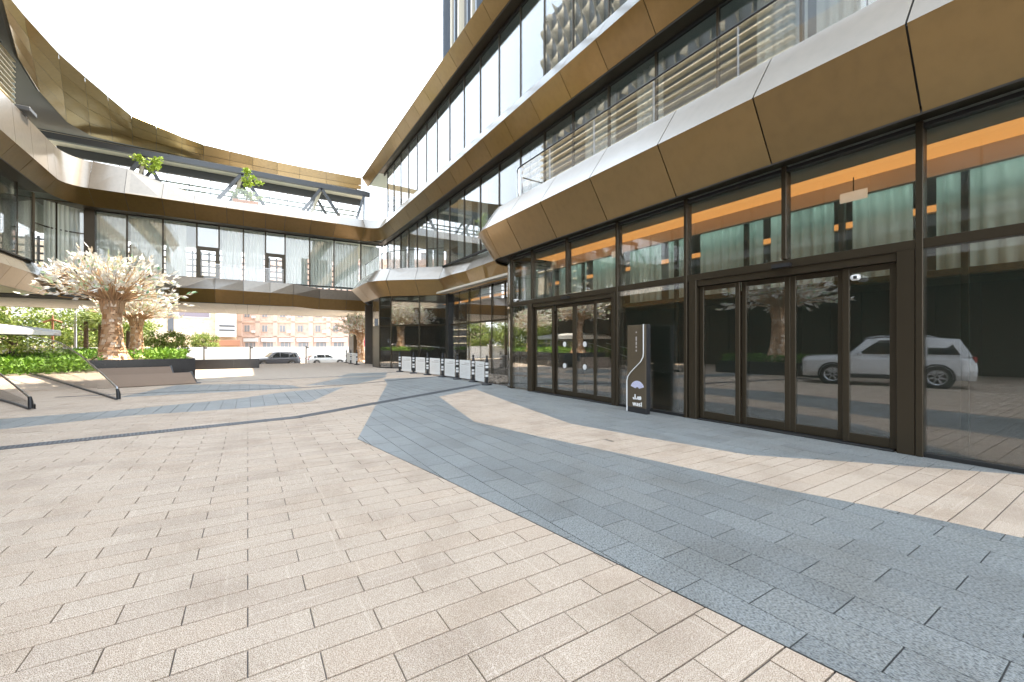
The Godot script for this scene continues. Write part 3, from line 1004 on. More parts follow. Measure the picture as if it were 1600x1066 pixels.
func bridge_building() -> void:
	var b := thing("bridge_building", "bronze-banded glass bridge spanning the far end above an open passage", "building")
	# upper fascia with concave corners towards both wings
	var xs := [-7.87, -6.3, -4.55, -2.95, -1.2, -0.26, 1.07, 2.27, 3.95, 5.6, 7.77]
	var ty := [12.45, 12.37, 11.82, 11.44, 11.3, 11.32, 11.38, 11.4, 11.42, 11.42, 11.45]
	var T := []
	for i in xs.size(): T.append(Vector3(xs[i], ty[i], -34.6))
	fascia(b, to_x(xs, -35.1, 9.85), to_x(xs, -33.8, 10.6), T, Vector3(0, 0, 1))
	fascia_curve(b, arc(7.77, -32.8, 1.53, 2.3, 0, -90, 9.85, 14), arc(7.77, -32.8, 1.0, 1.0, 0, -90, 10.6, 14), arc(7.77, -32.8, 1.57, 1.8, 0, -90, 11.48, 14), Vector3(-1, 0, 1))
	fascia_curve(b, arc(-7.87, -32.8, 1.48, 2.3, -90, -180, 9.85, 14), arc(-7.87, -32.8, 1.0, 1.0, -90, -180, 10.6, 14), arc(-7.87, -32.8, 1.13, 1.8, -90, -180, 12.42, 14), Vector3(1, 0, 1))
	block(b, "soffit", Vector3(-10.5, 9.9, -35.05), Vector3(9.8, 9.97, -36.5), M.frame)
	block(b, "terrace_deck", Vector3(-14, 10.3, -34.75), Vector3(9.8, 11.2, -48), M.interior_ceiling)
	# glass band
	var gz := -36.2
	var mx := [-8.3, -6.6, -4.8, -2.98, -1.72, -0.27, 1.12, 2.4, 4.1, 5.87, 7.95, 9.7]
	for i in mx.size():
		upright(b, "mullion", mx[i], gz, 6.05, 9.95, 0.09, 0.14, M.frame)
		if i == 0: continue
		var a := Vector3(mx[i - 1] + 0.04, 0, gz)
		var c := Vector3(mx[i] - 0.04, 0, gz)
		if i in [4, 7]:
			glass_pane(b, a, c, 8.3, 9.95, M.glass)
			rail(b, "transom", a + Vector3(0, 8.25, 0), c + Vector3(0, 8.25, 0), 0.1, 0.1, M.frame)
			var w := c.x - a.x
			var d := part(b, "door", frame_mesh(w - 0.02, 2.1, 0.16, 0.2, 0.07), M.frame, Vector3((a.x + c.x) * 0.5, 7.14, gz), Basis(Vector3.UP, PI / 2))
			var gg := Geo.new()
			gg.box(Vector3.ZERO, Vector3(0.012, 1.75, w - 0.33))
			part(d, "pane", gg, M.glass)
			gg = Geo.new()
			gg.cbox(Vector3(0.07, -0.1, w * 0.5 - 0.1), Vector3(0.04, 0.35, 0.03), 0.008)
			part(d, "handle", gg, M.steel)
		else:
			glass_pane(b, a, c, 6.05, 9.95, M.glass, "pane", 2)
	upright(b, "corner_column", -8.32, gz + 0.02, 4.4, 10.0, 0.5, 0.4, M.frame)
	rail(b, "head_rail", Vector3(-8.3, 9.9, gz), Vector3(9.8, 9.9, gz), 0.12, 0.12, M.frame_dark)
	rail(b, "base_rail", Vector3(-8.3, 6.09, gz), Vector3(9.8, 6.09, gz), 0.12, 0.1, M.frame_dark)
	# curved corner glass towards the left wing
	for q in [[6.05, 8.3], [8.36, 9.95]]:
		var g := Geo.new()
		for o in [0.0, 0.03]:
			g.curved(arc(-8.3, -34.0, 1.85 - o, 2.1 - o, -96, -180, q[0], 14), arc(-8.3, -34.0, 1.85 - o, 2.1 - o, -96, -180, q[1], 14), 0.008, Vector3(1, 0, 1))
		part(b, "curved_pane", g, M.glass)
	var g := Geo.new()
	g.curved(arc(-8.3, -34.0, 1.8, 2.05, -96, -180, 8.3, 14), arc(-8.3, -34.0, 1.8, 2.05, -96, -180, 8.36, 14), 0.08, Vector3(1, 0, 1))
	part(b, "curved_rail", g, M.frame)
	upright(b, "mullion", -9.6, -35.48, 6.05, 9.95, 0.1, 0.1, M.frame, 0.7)
	upright(b, "mullion", -10.13, -34.0, 6.05, 9.95, 0.12, 0.14, M.frame)
	# rooms behind: floor, lattice wall on the street side, curtains
	block(b, "floor_slab", Vector3(-16, 4.6, -37.3), Vector3(9.4, 6.0, -47.8), M.interior_ceiling)
	g = Geo.new()
	for k in 42:
		g.box(Vector3(-15.6 + 0.6 * k, 8.0, -47.3), Vector3(0.16, 3.9, 0.12))
	for k in 7:
		g.box(Vector3(-3.2, 6.35 + 0.56 * k, -47.3), Vector3(25.4, 0.14, 0.115))
	var lt := part(b, "window_lattice", g, M.steel_dark)
	lt.set_meta("kind", "stuff")
	block(b, "interior_wall", Vector3(-16, 6.0, -36.6), Vector3(-15.8, 9.95, -47.6), M.interior_beige)
	var spans := [[-8.2, -6.7], [-6.5, -4.9], [-4.7, -3.6], [-1.6, -0.4], [-0.2, 1.0], [2.45, 4.0], [4.2, 5.8], [6.0, 7.85], [8.1, 9.6]]
	for q in spans:
		curtain(b, Vector3(q[0], 0, gz - 0.5), Vector3(q[1], 0, gz - 0.5), 6.03, 9.85, M.curtain, 0.06, 0.22)
	curtain(b, Vector3(-10.0, 0, -35.0), Vector3(-8.6, 0, -36.4), 6.03, 9.85, M.curtain, 0.06, 0.22)
	# lower fascia: a bulge in the middle, drawn back at both sides
	var LF := [Vector3(-9.9, 5.32, -36.2), Vector3(-9.0, 5.32, -37.8), Vector3(-7.4, 5.32, -38.5), Vector3(-5.6, 5.32, -38.1), Vector3(-3.95, 5.32, -35.95), Vector3(-1.93, 5.32, -35.5), Vector3(-0.27, 5.32, -35.75), Vector3(1.4, 5.32, -35.85), Vector3(2.94, 5.3, -36.0), Vector3(4.85, 5.15, -36.45), Vector3(6.9, 5.15, -36.45), Vector3(9.4, 5.15, -36.45)]
	var LB := []
	var LT := []
	for i in LF.size():
		var p: Vector3 = LF[i]
		var right := i >= 9
		LB.append(Vector3(p.x + (0.5 if i == 3 else 0.0), 4.32 if right else 4.43, p.z - 0.55))
		LT.append(Vector3(p.x * (1.0 if i != 4 else 0.62), 5.9 if right else 6.1, -36.3 if right else (-36.1 if i < 4 else -35.95)))
	fascia(b, LB, LF, LT, Vector3(0, 0, 1))
	# balustrade on the bulge
	var bx := [-2.6, -1.6, -0.3, 1.1, 2.3]
	for i in bx.size() - 1:
		glass_pane(b, Vector3(bx[i] + 0.01, 0, -35.97), Vector3(bx[i + 1] - 0.01, 0, -35.97), 6.1, 7.1, M.glass_clear, "balustrade_pane", 1)
	rail(b, "handrail", Vector3(-2.6, 7.12, -35.97), Vector3(2.3, 7.12, -35.97), 0.035, 0.03, M.steel)
	# boarded soffit of the passage
	for k in 34:
		var x0 := -17.4 + 0.79 * k
		g = Geo.new()
		g.span(Vector3(x0 + 0.008, 4.42, -36.95 if x0 > -4.5 else -39.0), Vector3(x0 + 0.782, 4.45, -47.9))
		part(b, "soffit_board", g, M.plank)
	block(b, "soffit_backing", Vector3(-17.6, 4.47, -36.9), Vector3(9.5, 4.55, -47.9), M.backing)
	block(b, "street_beam", Vector3(-17.6, 4.40, -47.9), Vector3(9.5, 6.1, -48.1), M.bronze)
	for x in [9.7]:
		block(b, "pier", Vector3(x - 0.5, -1.0, -45.2), Vector3(x + 0.5, 4.42, -47.6), M.frame)
	# roof ribbon: tall curved cladding of several rows that comes forward to the left wing
	var F := [[-8.87, -26.4], [-8.72, -28.28], [-8.34, -31.04], [-7.81, -32.96], [-7.23, -34.8], [-6.53, -36.98], [-5.37, -37.79], [-4.07, -38.78], [-2.83, -39.39], [-1.19, -39.59], [0.35, -39.75], [2.08, -39.85], [3.76, -39.85], [5.86, -39.75], [8.77, -39.62]]
	var B := [[-9.55, -30.4], [-9.84, -33.91], [-9.71, -37.6], [-8.98, -39.2], [-7.94, -39.45], [-6.9, -39.5], [-5.65, -39.71], [-4.18, -39.77], [-2.87, -39.85], [-1.2, -39.89], [0.35, -39.95], [2.08, -40.0], [3.74, -39.96], [5.84, -39.85], [8.77, -39.72]]
	var TT := [[-8.95, -26.5, 17.75], [-8.8, -28.4, 17.75], [-8.45, -31.2, 17.5], [-7.92, -33.1, 17.05], [-7.3, -34.9, 16.75]]
	for i in F.size() - 1:
		var rows := 4 if i < 5 else (3 if i < 8 else 2)
		var f0 := Vector3(F[i][0], 16.65, F[i][1])
		var f1 := Vector3(F[i + 1][0], 16.65, F[i + 1][1])
		var b0 := Vector3(B[i][0], 15.6, B[i][1])
		var b1 := Vector3(B[i + 1][0], 15.6, B[i + 1][1])
		g = Geo.new()
		var bk := Vector3(-0.22, 0.22, -0.25)
		g.slab4(b0 + bk, b1 + bk, f1 + bk * Vector3(1, -0.2, 1), f0 + bk * Vector3(1, -0.2, 1), 0.02, Vector3(0.6, -0.6, 1))
		part(b, "sub_frame", g, M.backing)
		for r in rows:
			var t0 := float(r) / rows
			var t1 := float(r + 1) / rows
			if rows == 2:
				t0 = [0.0, 0.36][r]; t1 = [0.36, 1.0][r]
			var lo := inset(b0.lerp(f0, t0), b1.lerp(f1, t0), 0.010)
			var hi := inset(b0.lerp(f0, t1), b1.lerp(f1, t1), 0.010)
			var up: Vector3 = (hi[0] - lo[0]).normalized() * 0.012
			var P := []
			var Q := []
			for k in 5:
				P.append(lo[0].lerp(lo[1], k / 4.0) + up)
				Q.append(hi[0].lerp(hi[1], k / 4.0) - up)
			g = Geo.new()
			g.curved(P, Q, 0.025, Vector3(0.6, -0.6, 1))
			part(b, "cladding_panel", g, M[["bronze", "bronze1", "bronze2"][rng.randi() % 3]])
		if i < 4:
			g = Geo.new()
			var tp := inset(Vector3(TT[i][0], TT[i][2], TT[i][1]), Vector3(TT[i + 1][0], TT[i + 1][2], TT[i + 1][1]), 0.005)
			var fp := inset(f0, f1, 0.005)
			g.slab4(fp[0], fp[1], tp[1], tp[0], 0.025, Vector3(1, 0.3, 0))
			part(b, "cladding_panel", g, M.upper_panel)
			g = Geo.new()
			g.slab4(f0 - Vector3(0.06, 0, 0), f1 - Vector3(0.06, 0, 0), Vector3(TT[i + 1][0] - 0.06, TT[i + 1][2] - 0.02, TT[i + 1][1]), Vector3(TT[i][0] - 0.06, TT[i][2] - 0.02, TT[i][1]), 0.02, Vector3(1, 0, 0))
			part(b, "sub_frame", g, M.backing)
	g = Geo.new()
	var rb := PackedVector2Array()
	for p in F: rb.append(Vector2(p[0] - (0.5 if p[0] < -5 else 0.0), p[1] - (0.12 if p[1] < -36 else -0.0)))
	rb.append(Vector2(9.0, -42.6)); rb.append(Vector2(-14, -42.6)); rb.append(Vector2(-14, -26.6))
	g.prism(rb, 16.56, 16.63)
	part(b, "roof", g, M.truss)
	block(b, "roof_soffit", Vector3(-13, 15.5, -40.1), Vector3(9.3, 15.7, -42.4), M.interior_beige)
	# steel truss on the terrace
	var zt := -39.2
	rail(b, "truss_beam", Vector3(-11.4, 15.08, zt), Vector3(9.4, 15.08, zt), 0.3, 0.42, M.truss, 0.01)
	rail(b, "truss_beam", Vector3(-11.4, 15.2, -42.2), Vector3(9.4, 15.2, -42.2), 0.3, 0.6, M.truss, 0.01)
	for q in [[-6.24, -8.4], [-6.24, -4.4], [-0.38, -2.9], [-0.38, 2.1], [5.35, 2.9], [5.35, 7.8]]:
		rail(b, "truss_diagonal", Vector3(q[0], 14.9, zt), Vector3(q[1], 11.2, zt), 0.2, 0.24, M.truss, 0.01)
	for q in [-6.24, -0.38, 5.35]:
		rail(b, "truss_strut", Vector3(q, 14.9, zt - 0.1), Vector3(q - 1.2, 11.2, zt - 2.6), 0.18, 0.22, M.interior_beige, 0.01)
		rail(b, "truss_diagonal", Vector3(q, 14.9, -42.1), Vector3(q + 2.2, 11.2, -42.1), 0.18, 0.2, M.truss, 0.01)
		rail(b, "truss_diagonal", Vector3(q, 14.9, -42.1), Vector3(q - 2.2, 11.2, -42.1), 0.18, 0.2, M.truss, 0.01)
	for q in [[8.9, 14.9, 7.6, 11.2, -37.4], [8.9, 14.9, 8.2, 11.2, -36.2]]:
		rail(b, "truss_strut", Vector3(q[0], q[1], zt), Vector3(q[2], q[3], q[4]), 0.16, 0.2, M.truss, 0.01)
	for k in 15:
		rail(b, "hanger_rod", Vector3(-11 + 1.4 * k, 11.2, -42.5), Vector3(-11 + 1.4 * k, 15.5, -42.5), 0.06, 0.06, M.truss, 0.0)
	for k in 8:
		rail(b, "screen_slat", Vector3(-11.2, 11.45 + 0.42 * k, -42.65), Vector3(9.2, 11.45 + 0.42 * k, -42.65), 0.1, 0.13, M.interior_ceiling, 0.0)
	# terrace balustrade
	for k in 8:
		var x0 := -2.4 + 1.3 * k
		glass_pane(b, Vector3(x0 + 0.01, 0, -34.9), Vector3(x0 + 1.29, 0, -34.9), 11.2, 12.35, M.glass_clear, "balustrade_pane", 1)
	block(b, "terrace_parapet", Vector3(-9.0, 11.2, -34.85), Vector3(-4.6, 11.85, -35.0), M.bronze)

# ---------------------------------------------------------------- the wing on the left, mostly outside the frame, mirrored in the glass
func louvred_building() -> void:
	var b := thing("louvred_building", "bronze-banded wing with horizontal louvres and curtained glass beside the escalator", "building")
	var zs := []
	for k in 24: zs.append(9.0 - 1.85 * k)
	zs[zs.size() - 1] = -32.8
	fascia(b, line_at(zs, -9.35, 9.85), line_at(zs, -8.87, 10.6), line_at(zs, -9.0, 12.42), Vector3(1, 0, 0))
	var rz := []
	for k in 20: rz.append(9.0 - 1.863 * k)
	fascia(b, line_at(rz, -9.55, 15.6), line_at(rz, -8.87, 16.65), line_at(rz, -8.95, 17.75), Vector3(1, 0, 0))
	var lz := []
	for k in 25: lz.append(9.0 - 1.88 * k)
	fascia(b, line_at(lz, -10.3, 4.43), line_at(lz, -9.8, 5.32), line_at(lz, -10.25, 6.15), Vector3(1, 0, 0))
	block(b, "soffit", Vector3(-9.4, 9.9, 9.0), Vector3(-10.3, 9.97, -33.5), M.frame)
	block(b, "floor_slab", Vector3(-10.4, 4.6, 9.0), Vector3(-24, 6.0, -36.2), M.interior_ceiling)
	block(b, "floor_slab", Vector3(-9.5, 10.05, 9.0), Vector3(-24, 11.9, -33.0), M.interior_ceiling)
	block(b, "roof", Vector3(-9.65, 16.2, 9.0), Vector3(-24, 17.35, -26.4), M.interior_ceiling)
	block(b, "interior_wall", Vector3(-15.0, 6.0, 9.0), Vector3(-15.2, 16.2, -33.0), M.interior_beige)
	# second floor glass with pale curtains
	var uz := []
	for k in 22: uz.append(5.0 - 1.85 * k)
	for i in uz.size():
		upright(b, "mullion", -10.13, uz[i], 6.05, 9.95, 0.12, 0.08, M.frame)
		if i == 0: continue
		glass_pane(b, Vector3(-10.13, 0, uz[i - 1] - 0.04), Vector3(-10.13, 0, uz[i] + 0.04), 6.1, 9.95, M.glass)
		if i > 12:
			curtain(b, Vector3(-10.6, 0, uz[i - 1] - 0.2), Vector3(-10.6, 0, uz[i] + 0.4), 6.03, 9.88, M.curtain, 0.06, 0.25)
	rail(b, "base_rail", Vector3(-10.13, 6.09, 9.0), Vector3(-10.13, 6.09, -33.9), 0.14, 0.1, M.frame_dark)
	# third floor louvres
	for k in 13:
		rail(b, "louvre_blade", Vector3(-10.0, 12.6 + 0.26 * k, 9.0), Vector3(-10.0, 12.6 + 0.26 * k, -31.2), 0.22, 0.05, M.louvre, 0.0)
	for k in 12:
		upright(b, "louvre_post", -10.16, 7.0 - 3.4 * k, 11.9, 16.2, 0.08, 0.06, M.steel_dark)
	block(b, "lining", Vector3(-10.5, 11.9, 9.0), Vector3(-10.55, 16.2, -33.0), M.interior_ceiling)
	# parapet behind the fascia
	block(b, "parapet", Vector3(-9.1, 11.9, 9.0), Vector3(-9.3, 12.4, -33.0), M.bronze)
	# ground floor: deep recess, panelled wall, boarded soffit
	for k in 30:
		var z0 := 9.0 - 1.55 * k
		var g := Geo.new()
		g.span(Vector3(-14.2, 0.0, z0 - 0.02), Vector3(-14.32, 4.44, z0 - 1.53))
		part(b, "wall_panel", g, M.frame)
	block(b, "wall_backing", Vector3(-14.34, 0.0, 9.0), Vector3(-14.6, 4.6, -37.6), M.backing)
	block(b, "end_wall", Vector3(-14.2, 0.0, -37.5), Vector3(-24, 4.6, -37.8), M.frame)
	for k in 28:
		var z0 := 9.0 - 1.6 * k
		var g := Geo.new()
		g.span(Vector3(-10.35, 4.45, z0 - 0.01), Vector3(-14.2, 4.48, z0 - 1.59))
		part(b, "soffit_panel", g, M.bronze)
	block(b, "soffit_backing", Vector3(-10.35, 4.5, 9.0), Vector3(-14.2, 4.56, -36.1), M.backing)
	# floodlight on the fascia
	var fl := part(b, "floodlight", one_box(Vector3(0.5, 0.22, 0.8), 0.03), M.steel_dark, Vector3(-8.95, 12.62, -29.3))
	rail(fl, "bracket", Vector3(-0.1, -0.2, -0.3), Vector3(-0.1, -0.2, 0.3), 0.1, 0.1, M.steel)

# ---------------------------------------------------------------- towers above the wings
func wavy_fin(x: float, z: float, y0: float, y1: float, dir: Vector3, ph: float) -> Geo:
	var P := []
	var Q := []
	var n := 64
	for i in n + 1:
		var y := lerpf(y0, y1, float(i) / n)
		var w := 0.5 + 0.42 * sin(y * 1.1 + ph)
		P.append(Vector3(x, y, z))
		Q.append(Vector3(x, y, z) + dir * w + Vector3(0, 0, 0.45 * sin(y * 1.1 + ph + 1.0)))
	var g := Geo.new()
	g.curved(P, Q, 0.09, Vector3(0, 0, 1))
	return g

func towers() -> void:
	var t := thing("tower", "tall tower with dark vertical fins rising above the entrance building", "tower")
	block(t, "core", Vector3(12.0, 17.3, 26), Vector3(28, 56, -28.1), M.window_dark)
	for k in 64:
		block(t, "fin", Vector3(11.6 + 0.12 * (k % 3), 17.3, 25.5 - 0.84 * k), Vector3(12.0, 56, 25.32 - 0.84 * k), M.fin_dark if k % 2 else M.fin)
	for k in 12:
		block(t, "fin", Vector3(12.2 + 1.35 * k, 17.3, -28.1), Vector3(12.35 + 1.35 * k, 56, -28.4), M.fin)
	t = thing("tower", "pale tower with wavy cream fins mirrored in the upper glass", "tower")
	block(t, "core", Vector3(-30.6, -1.15, -22), Vector3(-48, 66, -68), M.window_dark)
	for k in 26:
		part(t, "fin", wavy_fin(-30.6, -23.0 - 1.75 * k, 40.5, 66, Vector3(1.9, 0, 0), k * 2.1), M.fin)
	for k in 34:
		rail(t, "louvre_blade", Vector3(-30.2, 0.5 + 1.18 * k, -22.0), Vector3(-30.2, 0.5 + 1.18 * k, -68.0), 0.8, 0.16, M.louvre, 0.0)

# ---------------------------------------------------------------- planting
func leaf_quad(g: Geo, p: Vector3, d: Vector3, side: Vector3, l: float, w: float) -> void:      # pointed leaf folded along its rib
	var n := d.cross(side).normalized()
	var a := p
	var tip := p + d * l
	var m1 := p + d * l * 0.45 + side * w * 0.5 + n * w * 0.12
	var m2 := p + d * l * 0.45 - side * w * 0.5 + n * w * 0.12
	g.tri(a, m1, tip)
	g.tri(a, tip, m2)

func rand_dir() -> Vector3:
	var v := Vector3(rng.randfn(), rng.randfn(), rng.randfn())
	return v.normalized() if v.length() > 0.01 else Vector3.UP

func sculpture_tree(label: String, at: Vector3, sc: float, seed_: int, turn: float) -> Node3D:
	rng.seed = seed_
	var t := thing("sculpture_tree", label, "sculpture", at, turn, "sculpted trees with pale leaves")
	# flared trunk of overlapping shingles
	var prof := func(y: float) -> float:
		var base := 0.42 * exp(-y * 2.1)
		return 0.27 + base + 0.09 * smoothstep(1.9, 2.6, y)
	var g := Geo.new()
	g.col = Color(0.16, 0.09, 0.05)
	var core := []
	for i in 14: core.append([prof.call(2.6 * i / 13.0) - 0.04, 2.6 * i / 13.0])
	g.lathe(core, 18)
	var rows := 24
	for r in rows:
		var y0 := 2.5 * r / rows
		var rad: float = prof.call(y0)
		var n := int(TAU * rad / 0.16)
		var tilt: float = (prof.call(y0 + 0.16) - rad)
		for k in n:
			var a := TAU * (k + 0.5 * (r % 2) + rng.randf_range(-0.1, 0.1)) / n
			var e := Vector3(cos(a), 0, sin(a))
			var s := Vector3(-sin(a), 0, cos(a))
			var w := TAU * rad / n * 0.5 * rng.randf_range(0.85, 1.0)
			var out := rng.randf_range(0.015, 0.05)
			var lo := e * (rad + out) + Vector3.UP * (y0 - 0.02)
			var hi := e * (rad + tilt) + Vector3.UP * (y0 + 0.16)
			var v := rng.randf()
			g.col = Color(0.60, 0.38, 0.22) if v < 0.5 else (Color(0.44, 0.24, 0.12) if v < 0.8 else Color(0.72, 0.56, 0.42))
			g.slab4(lo - s * w, lo + s * w, hi + s * w, hi - s * w, 0.012, e)
	part(t, "trunk", g, M.shingle)
	# copper collar of strips
	g = Geo.new()
	for k in 60:
		var a := rng.randf() * TAU
		var e := Vector3(cos(a), 0, sin(a))
		g.tube([e * 0.33 + Vector3.UP * rng.randf_range(2.0, 2.35), e * 0.40 + Vector3.UP * 2.5, e * rng.randf_range(0.46, 0.62) + Vector3.UP * rng.randf_range(2.55, 2.8)], [0.022, 0.02, 0.008], 4)
	part(t, "collar", g, M.copper_branch)
	var lg := Geo.new()
	g = Geo.new()
	var twig := Geo.new()
	for k in 88:
		var a := TAU * k * 0.381966
		var el := deg_to_rad(lerpf(4.0, 80.0, pow(float(k) / 88.0, 0.8)) + rng.randf_range(-5, 5))
		var L := lerpf(2.15, 1.75, float(k) / 88.0) * rng.randf_range(0.8, 1.08)
		var d := Vector3(cos(a) * cos(el), sin(el), sin(a) * cos(el))
		var p0 := Vector3(cos(a), 0, sin(a)) * 0.2 + Vector3.UP * 2.35
		var pts := []
		var rad := []
		for i in 6:
			var s := i / 5.0
			pts.append(p0 + d * L * s + Vector3.UP * (0.55 * s * (1.0 - s) * cos(el)) + Vector3.UP * (0.12 * cos(el)))
			rad.append(lerpf(0.035, 0.007, s))
		g.tube(pts, rad, 5)
		# side shoots with pointed leaves
		var n_sh := 7
		for j in n_sh:
			var s := lerpf(0.32, 1.0, float(j) / (n_sh - 1))
			var i0 := mini(int(s * 5.0), 4)
			var q: Vector3 = pts[i0].lerp(pts[i0 + 1], s * 5.0 - i0)
			var sd := (d + rand_dir() * 0.75).normalized()
			var sl := rng.randf_range(0.2, 0.5)
			twig.tube([q, q + sd * sl], [0.008, 0.004], 4)
			for m in 4:
				var lp := q + sd * sl * rng.randf_range(0.25, 1.0)
				var ld := (sd + rand_dir() * 0.55).normalized()
				var side := ld.cross(rand_dir()).normalized()
				var v := rng.randf()
				var b := rng.randf_range(0.92, 1.0)
				lg.col = Color(0.86, 0.83, 0.78) * b
				if v < 0.03: lg.col = Color(0.25, 0.55, 0.32)
				elif v < 0.16: lg.col = Color(0.62, 0.72, 0.46) * b
				elif v < 0.26: lg.col = Color(0.74, 0.58, 0.42) * b
				leaf_quad(lg, lp, ld, side, rng.randf_range(0.17, 0.32), rng.randf_range(0.075, 0.12))
	part(t, "branches", g, M.copper_branch)
	part(t, "twigs", twig, M.copper_branch)
	part(t, "leaves", lg, M.paper_leaf).set_meta("kind", "stuff")
	t.scale = Vector3.ONE * sc
	return t

func foliage(g: Geo, c: Vector3, r: Vector3, n: int, size: float, cols: Array, clumps := 26) -> void:
	var cs := []
	for k in clumps:
		var d := rand_dir() * pow(rng.randf(), 0.4)
		cs.append(c + d * r)
	for k in n:
		var q: Vector3 = cs[rng.randi() % clumps] + rand_dir() * r * 0.32 * pow(rng.randf(), 0.5)
		var d := (rand_dir() + Vector3.UP * 0.2).normalized()
		var s := d.cross(rand_dir()).normalized()
		var cl: Color = cols[rng.randi() % cols.size()]
		g.col = cl * rng.randf_range(0.8, 1.15)
		leaf_quad(g, q, d, s, size * rng.randf_range(0.7, 1.3), size * 0.55)

const GREENS := [Color(0.16, 0.20, 0.03), Color(0.20, 0.25, 0.04), Color(0.11, 0.16, 0.03), Color(0.24, 0.27, 0.06)]

func leafy_tree(label: String, at: Vector3, h: float, r: float, seed_: int, leaf := 0.3, n := 3600) -> Node3D:
	rng.seed = seed_
	var t := thing("leafy_tree", label, "tree", at, 0.0, "green trees beyond the courtyard")
	var g := Geo.new()
	g.tube([Vector3(0, -0.1, 0), Vector3(0.08, h * 0.25, 0.05), Vector3(0.0, h * 0.5, 0.1), Vector3(0.15, h * 0.8, 0)], [r * 0.09, r * 0.065, r * 0.05, r * 0.015], 8)
	for k in 9:
		var a := k * 2.4
		var y := h * rng.randf_range(0.3, 0.6)
		g.tube([Vector3(0.05, y, 0.05), Vector3(cos(a) * r * 0.4, y + h * 0.15, sin(a) * r * 0.4), Vector3(cos(a) * r * 0.8, y + h * 0.22, sin(a) * r * 0.8)], [r * 0.03, r * 0.02, r * 0.008], 5)
	part(t, "trunk", g, M.bark)
	g = Geo.new()
	foliage(g, Vector3(0, h * 0.62, 0), Vector3(r, h * 0.40, r), n, leaf, GREENS, 40)
	part(t, "crown", g, M.leaf)
	return t

func palm(label: String, at: Vector3, h: float, seed_: int) -> void:
	rng.seed = seed_
	var t := thing("palm_tree", label, "palm", at, 0.0, "palms behind the sculpted trees")
	var g := Geo.new()
	var pr := []
	for i in 16:
		pr.append([0.22 - 0.004 * i, h * i / 16.0]); pr.append([0.18 - 0.003 * i, h * (i + 0.85) / 16.0])
	g.lathe(pr, 12)
	part(t, "trunk", g, M.bark)
	g = Geo.new()
	for k in 30:
		var a := k * 2.39996
		var el := lerpf(1.15, -0.45, k / 30.0)
		var L := rng.randf_range(1.4, 1.9)
		var prev := Vector3(0, h, 0)
		for i in 9:
			var s := (i + 1) / 9.0
			var e := el - 1.1 * s * s
			var p := prev + Vector3(cos(a) * cos(e), sin(e), sin(a) * cos(e)) * L / 9.0
			var d := (p - prev).normalized()
			var side := d.cross(Vector3.UP).normalized()
			g.col = GREENS[rng.randi() % 4] * 1.1
			for sg in [-1.0, 1.0]:
				for m in 2:
					leaf_quad(g, prev.lerp(p, 0.5 * m), (d * 0.6 + side * sg + Vector3.DOWN * 0.35).normalized(), d, 0.42 * (1.15 - s * 0.7), 0.06)
			prev = p
	part(t, "fronds", g, M.leaf)

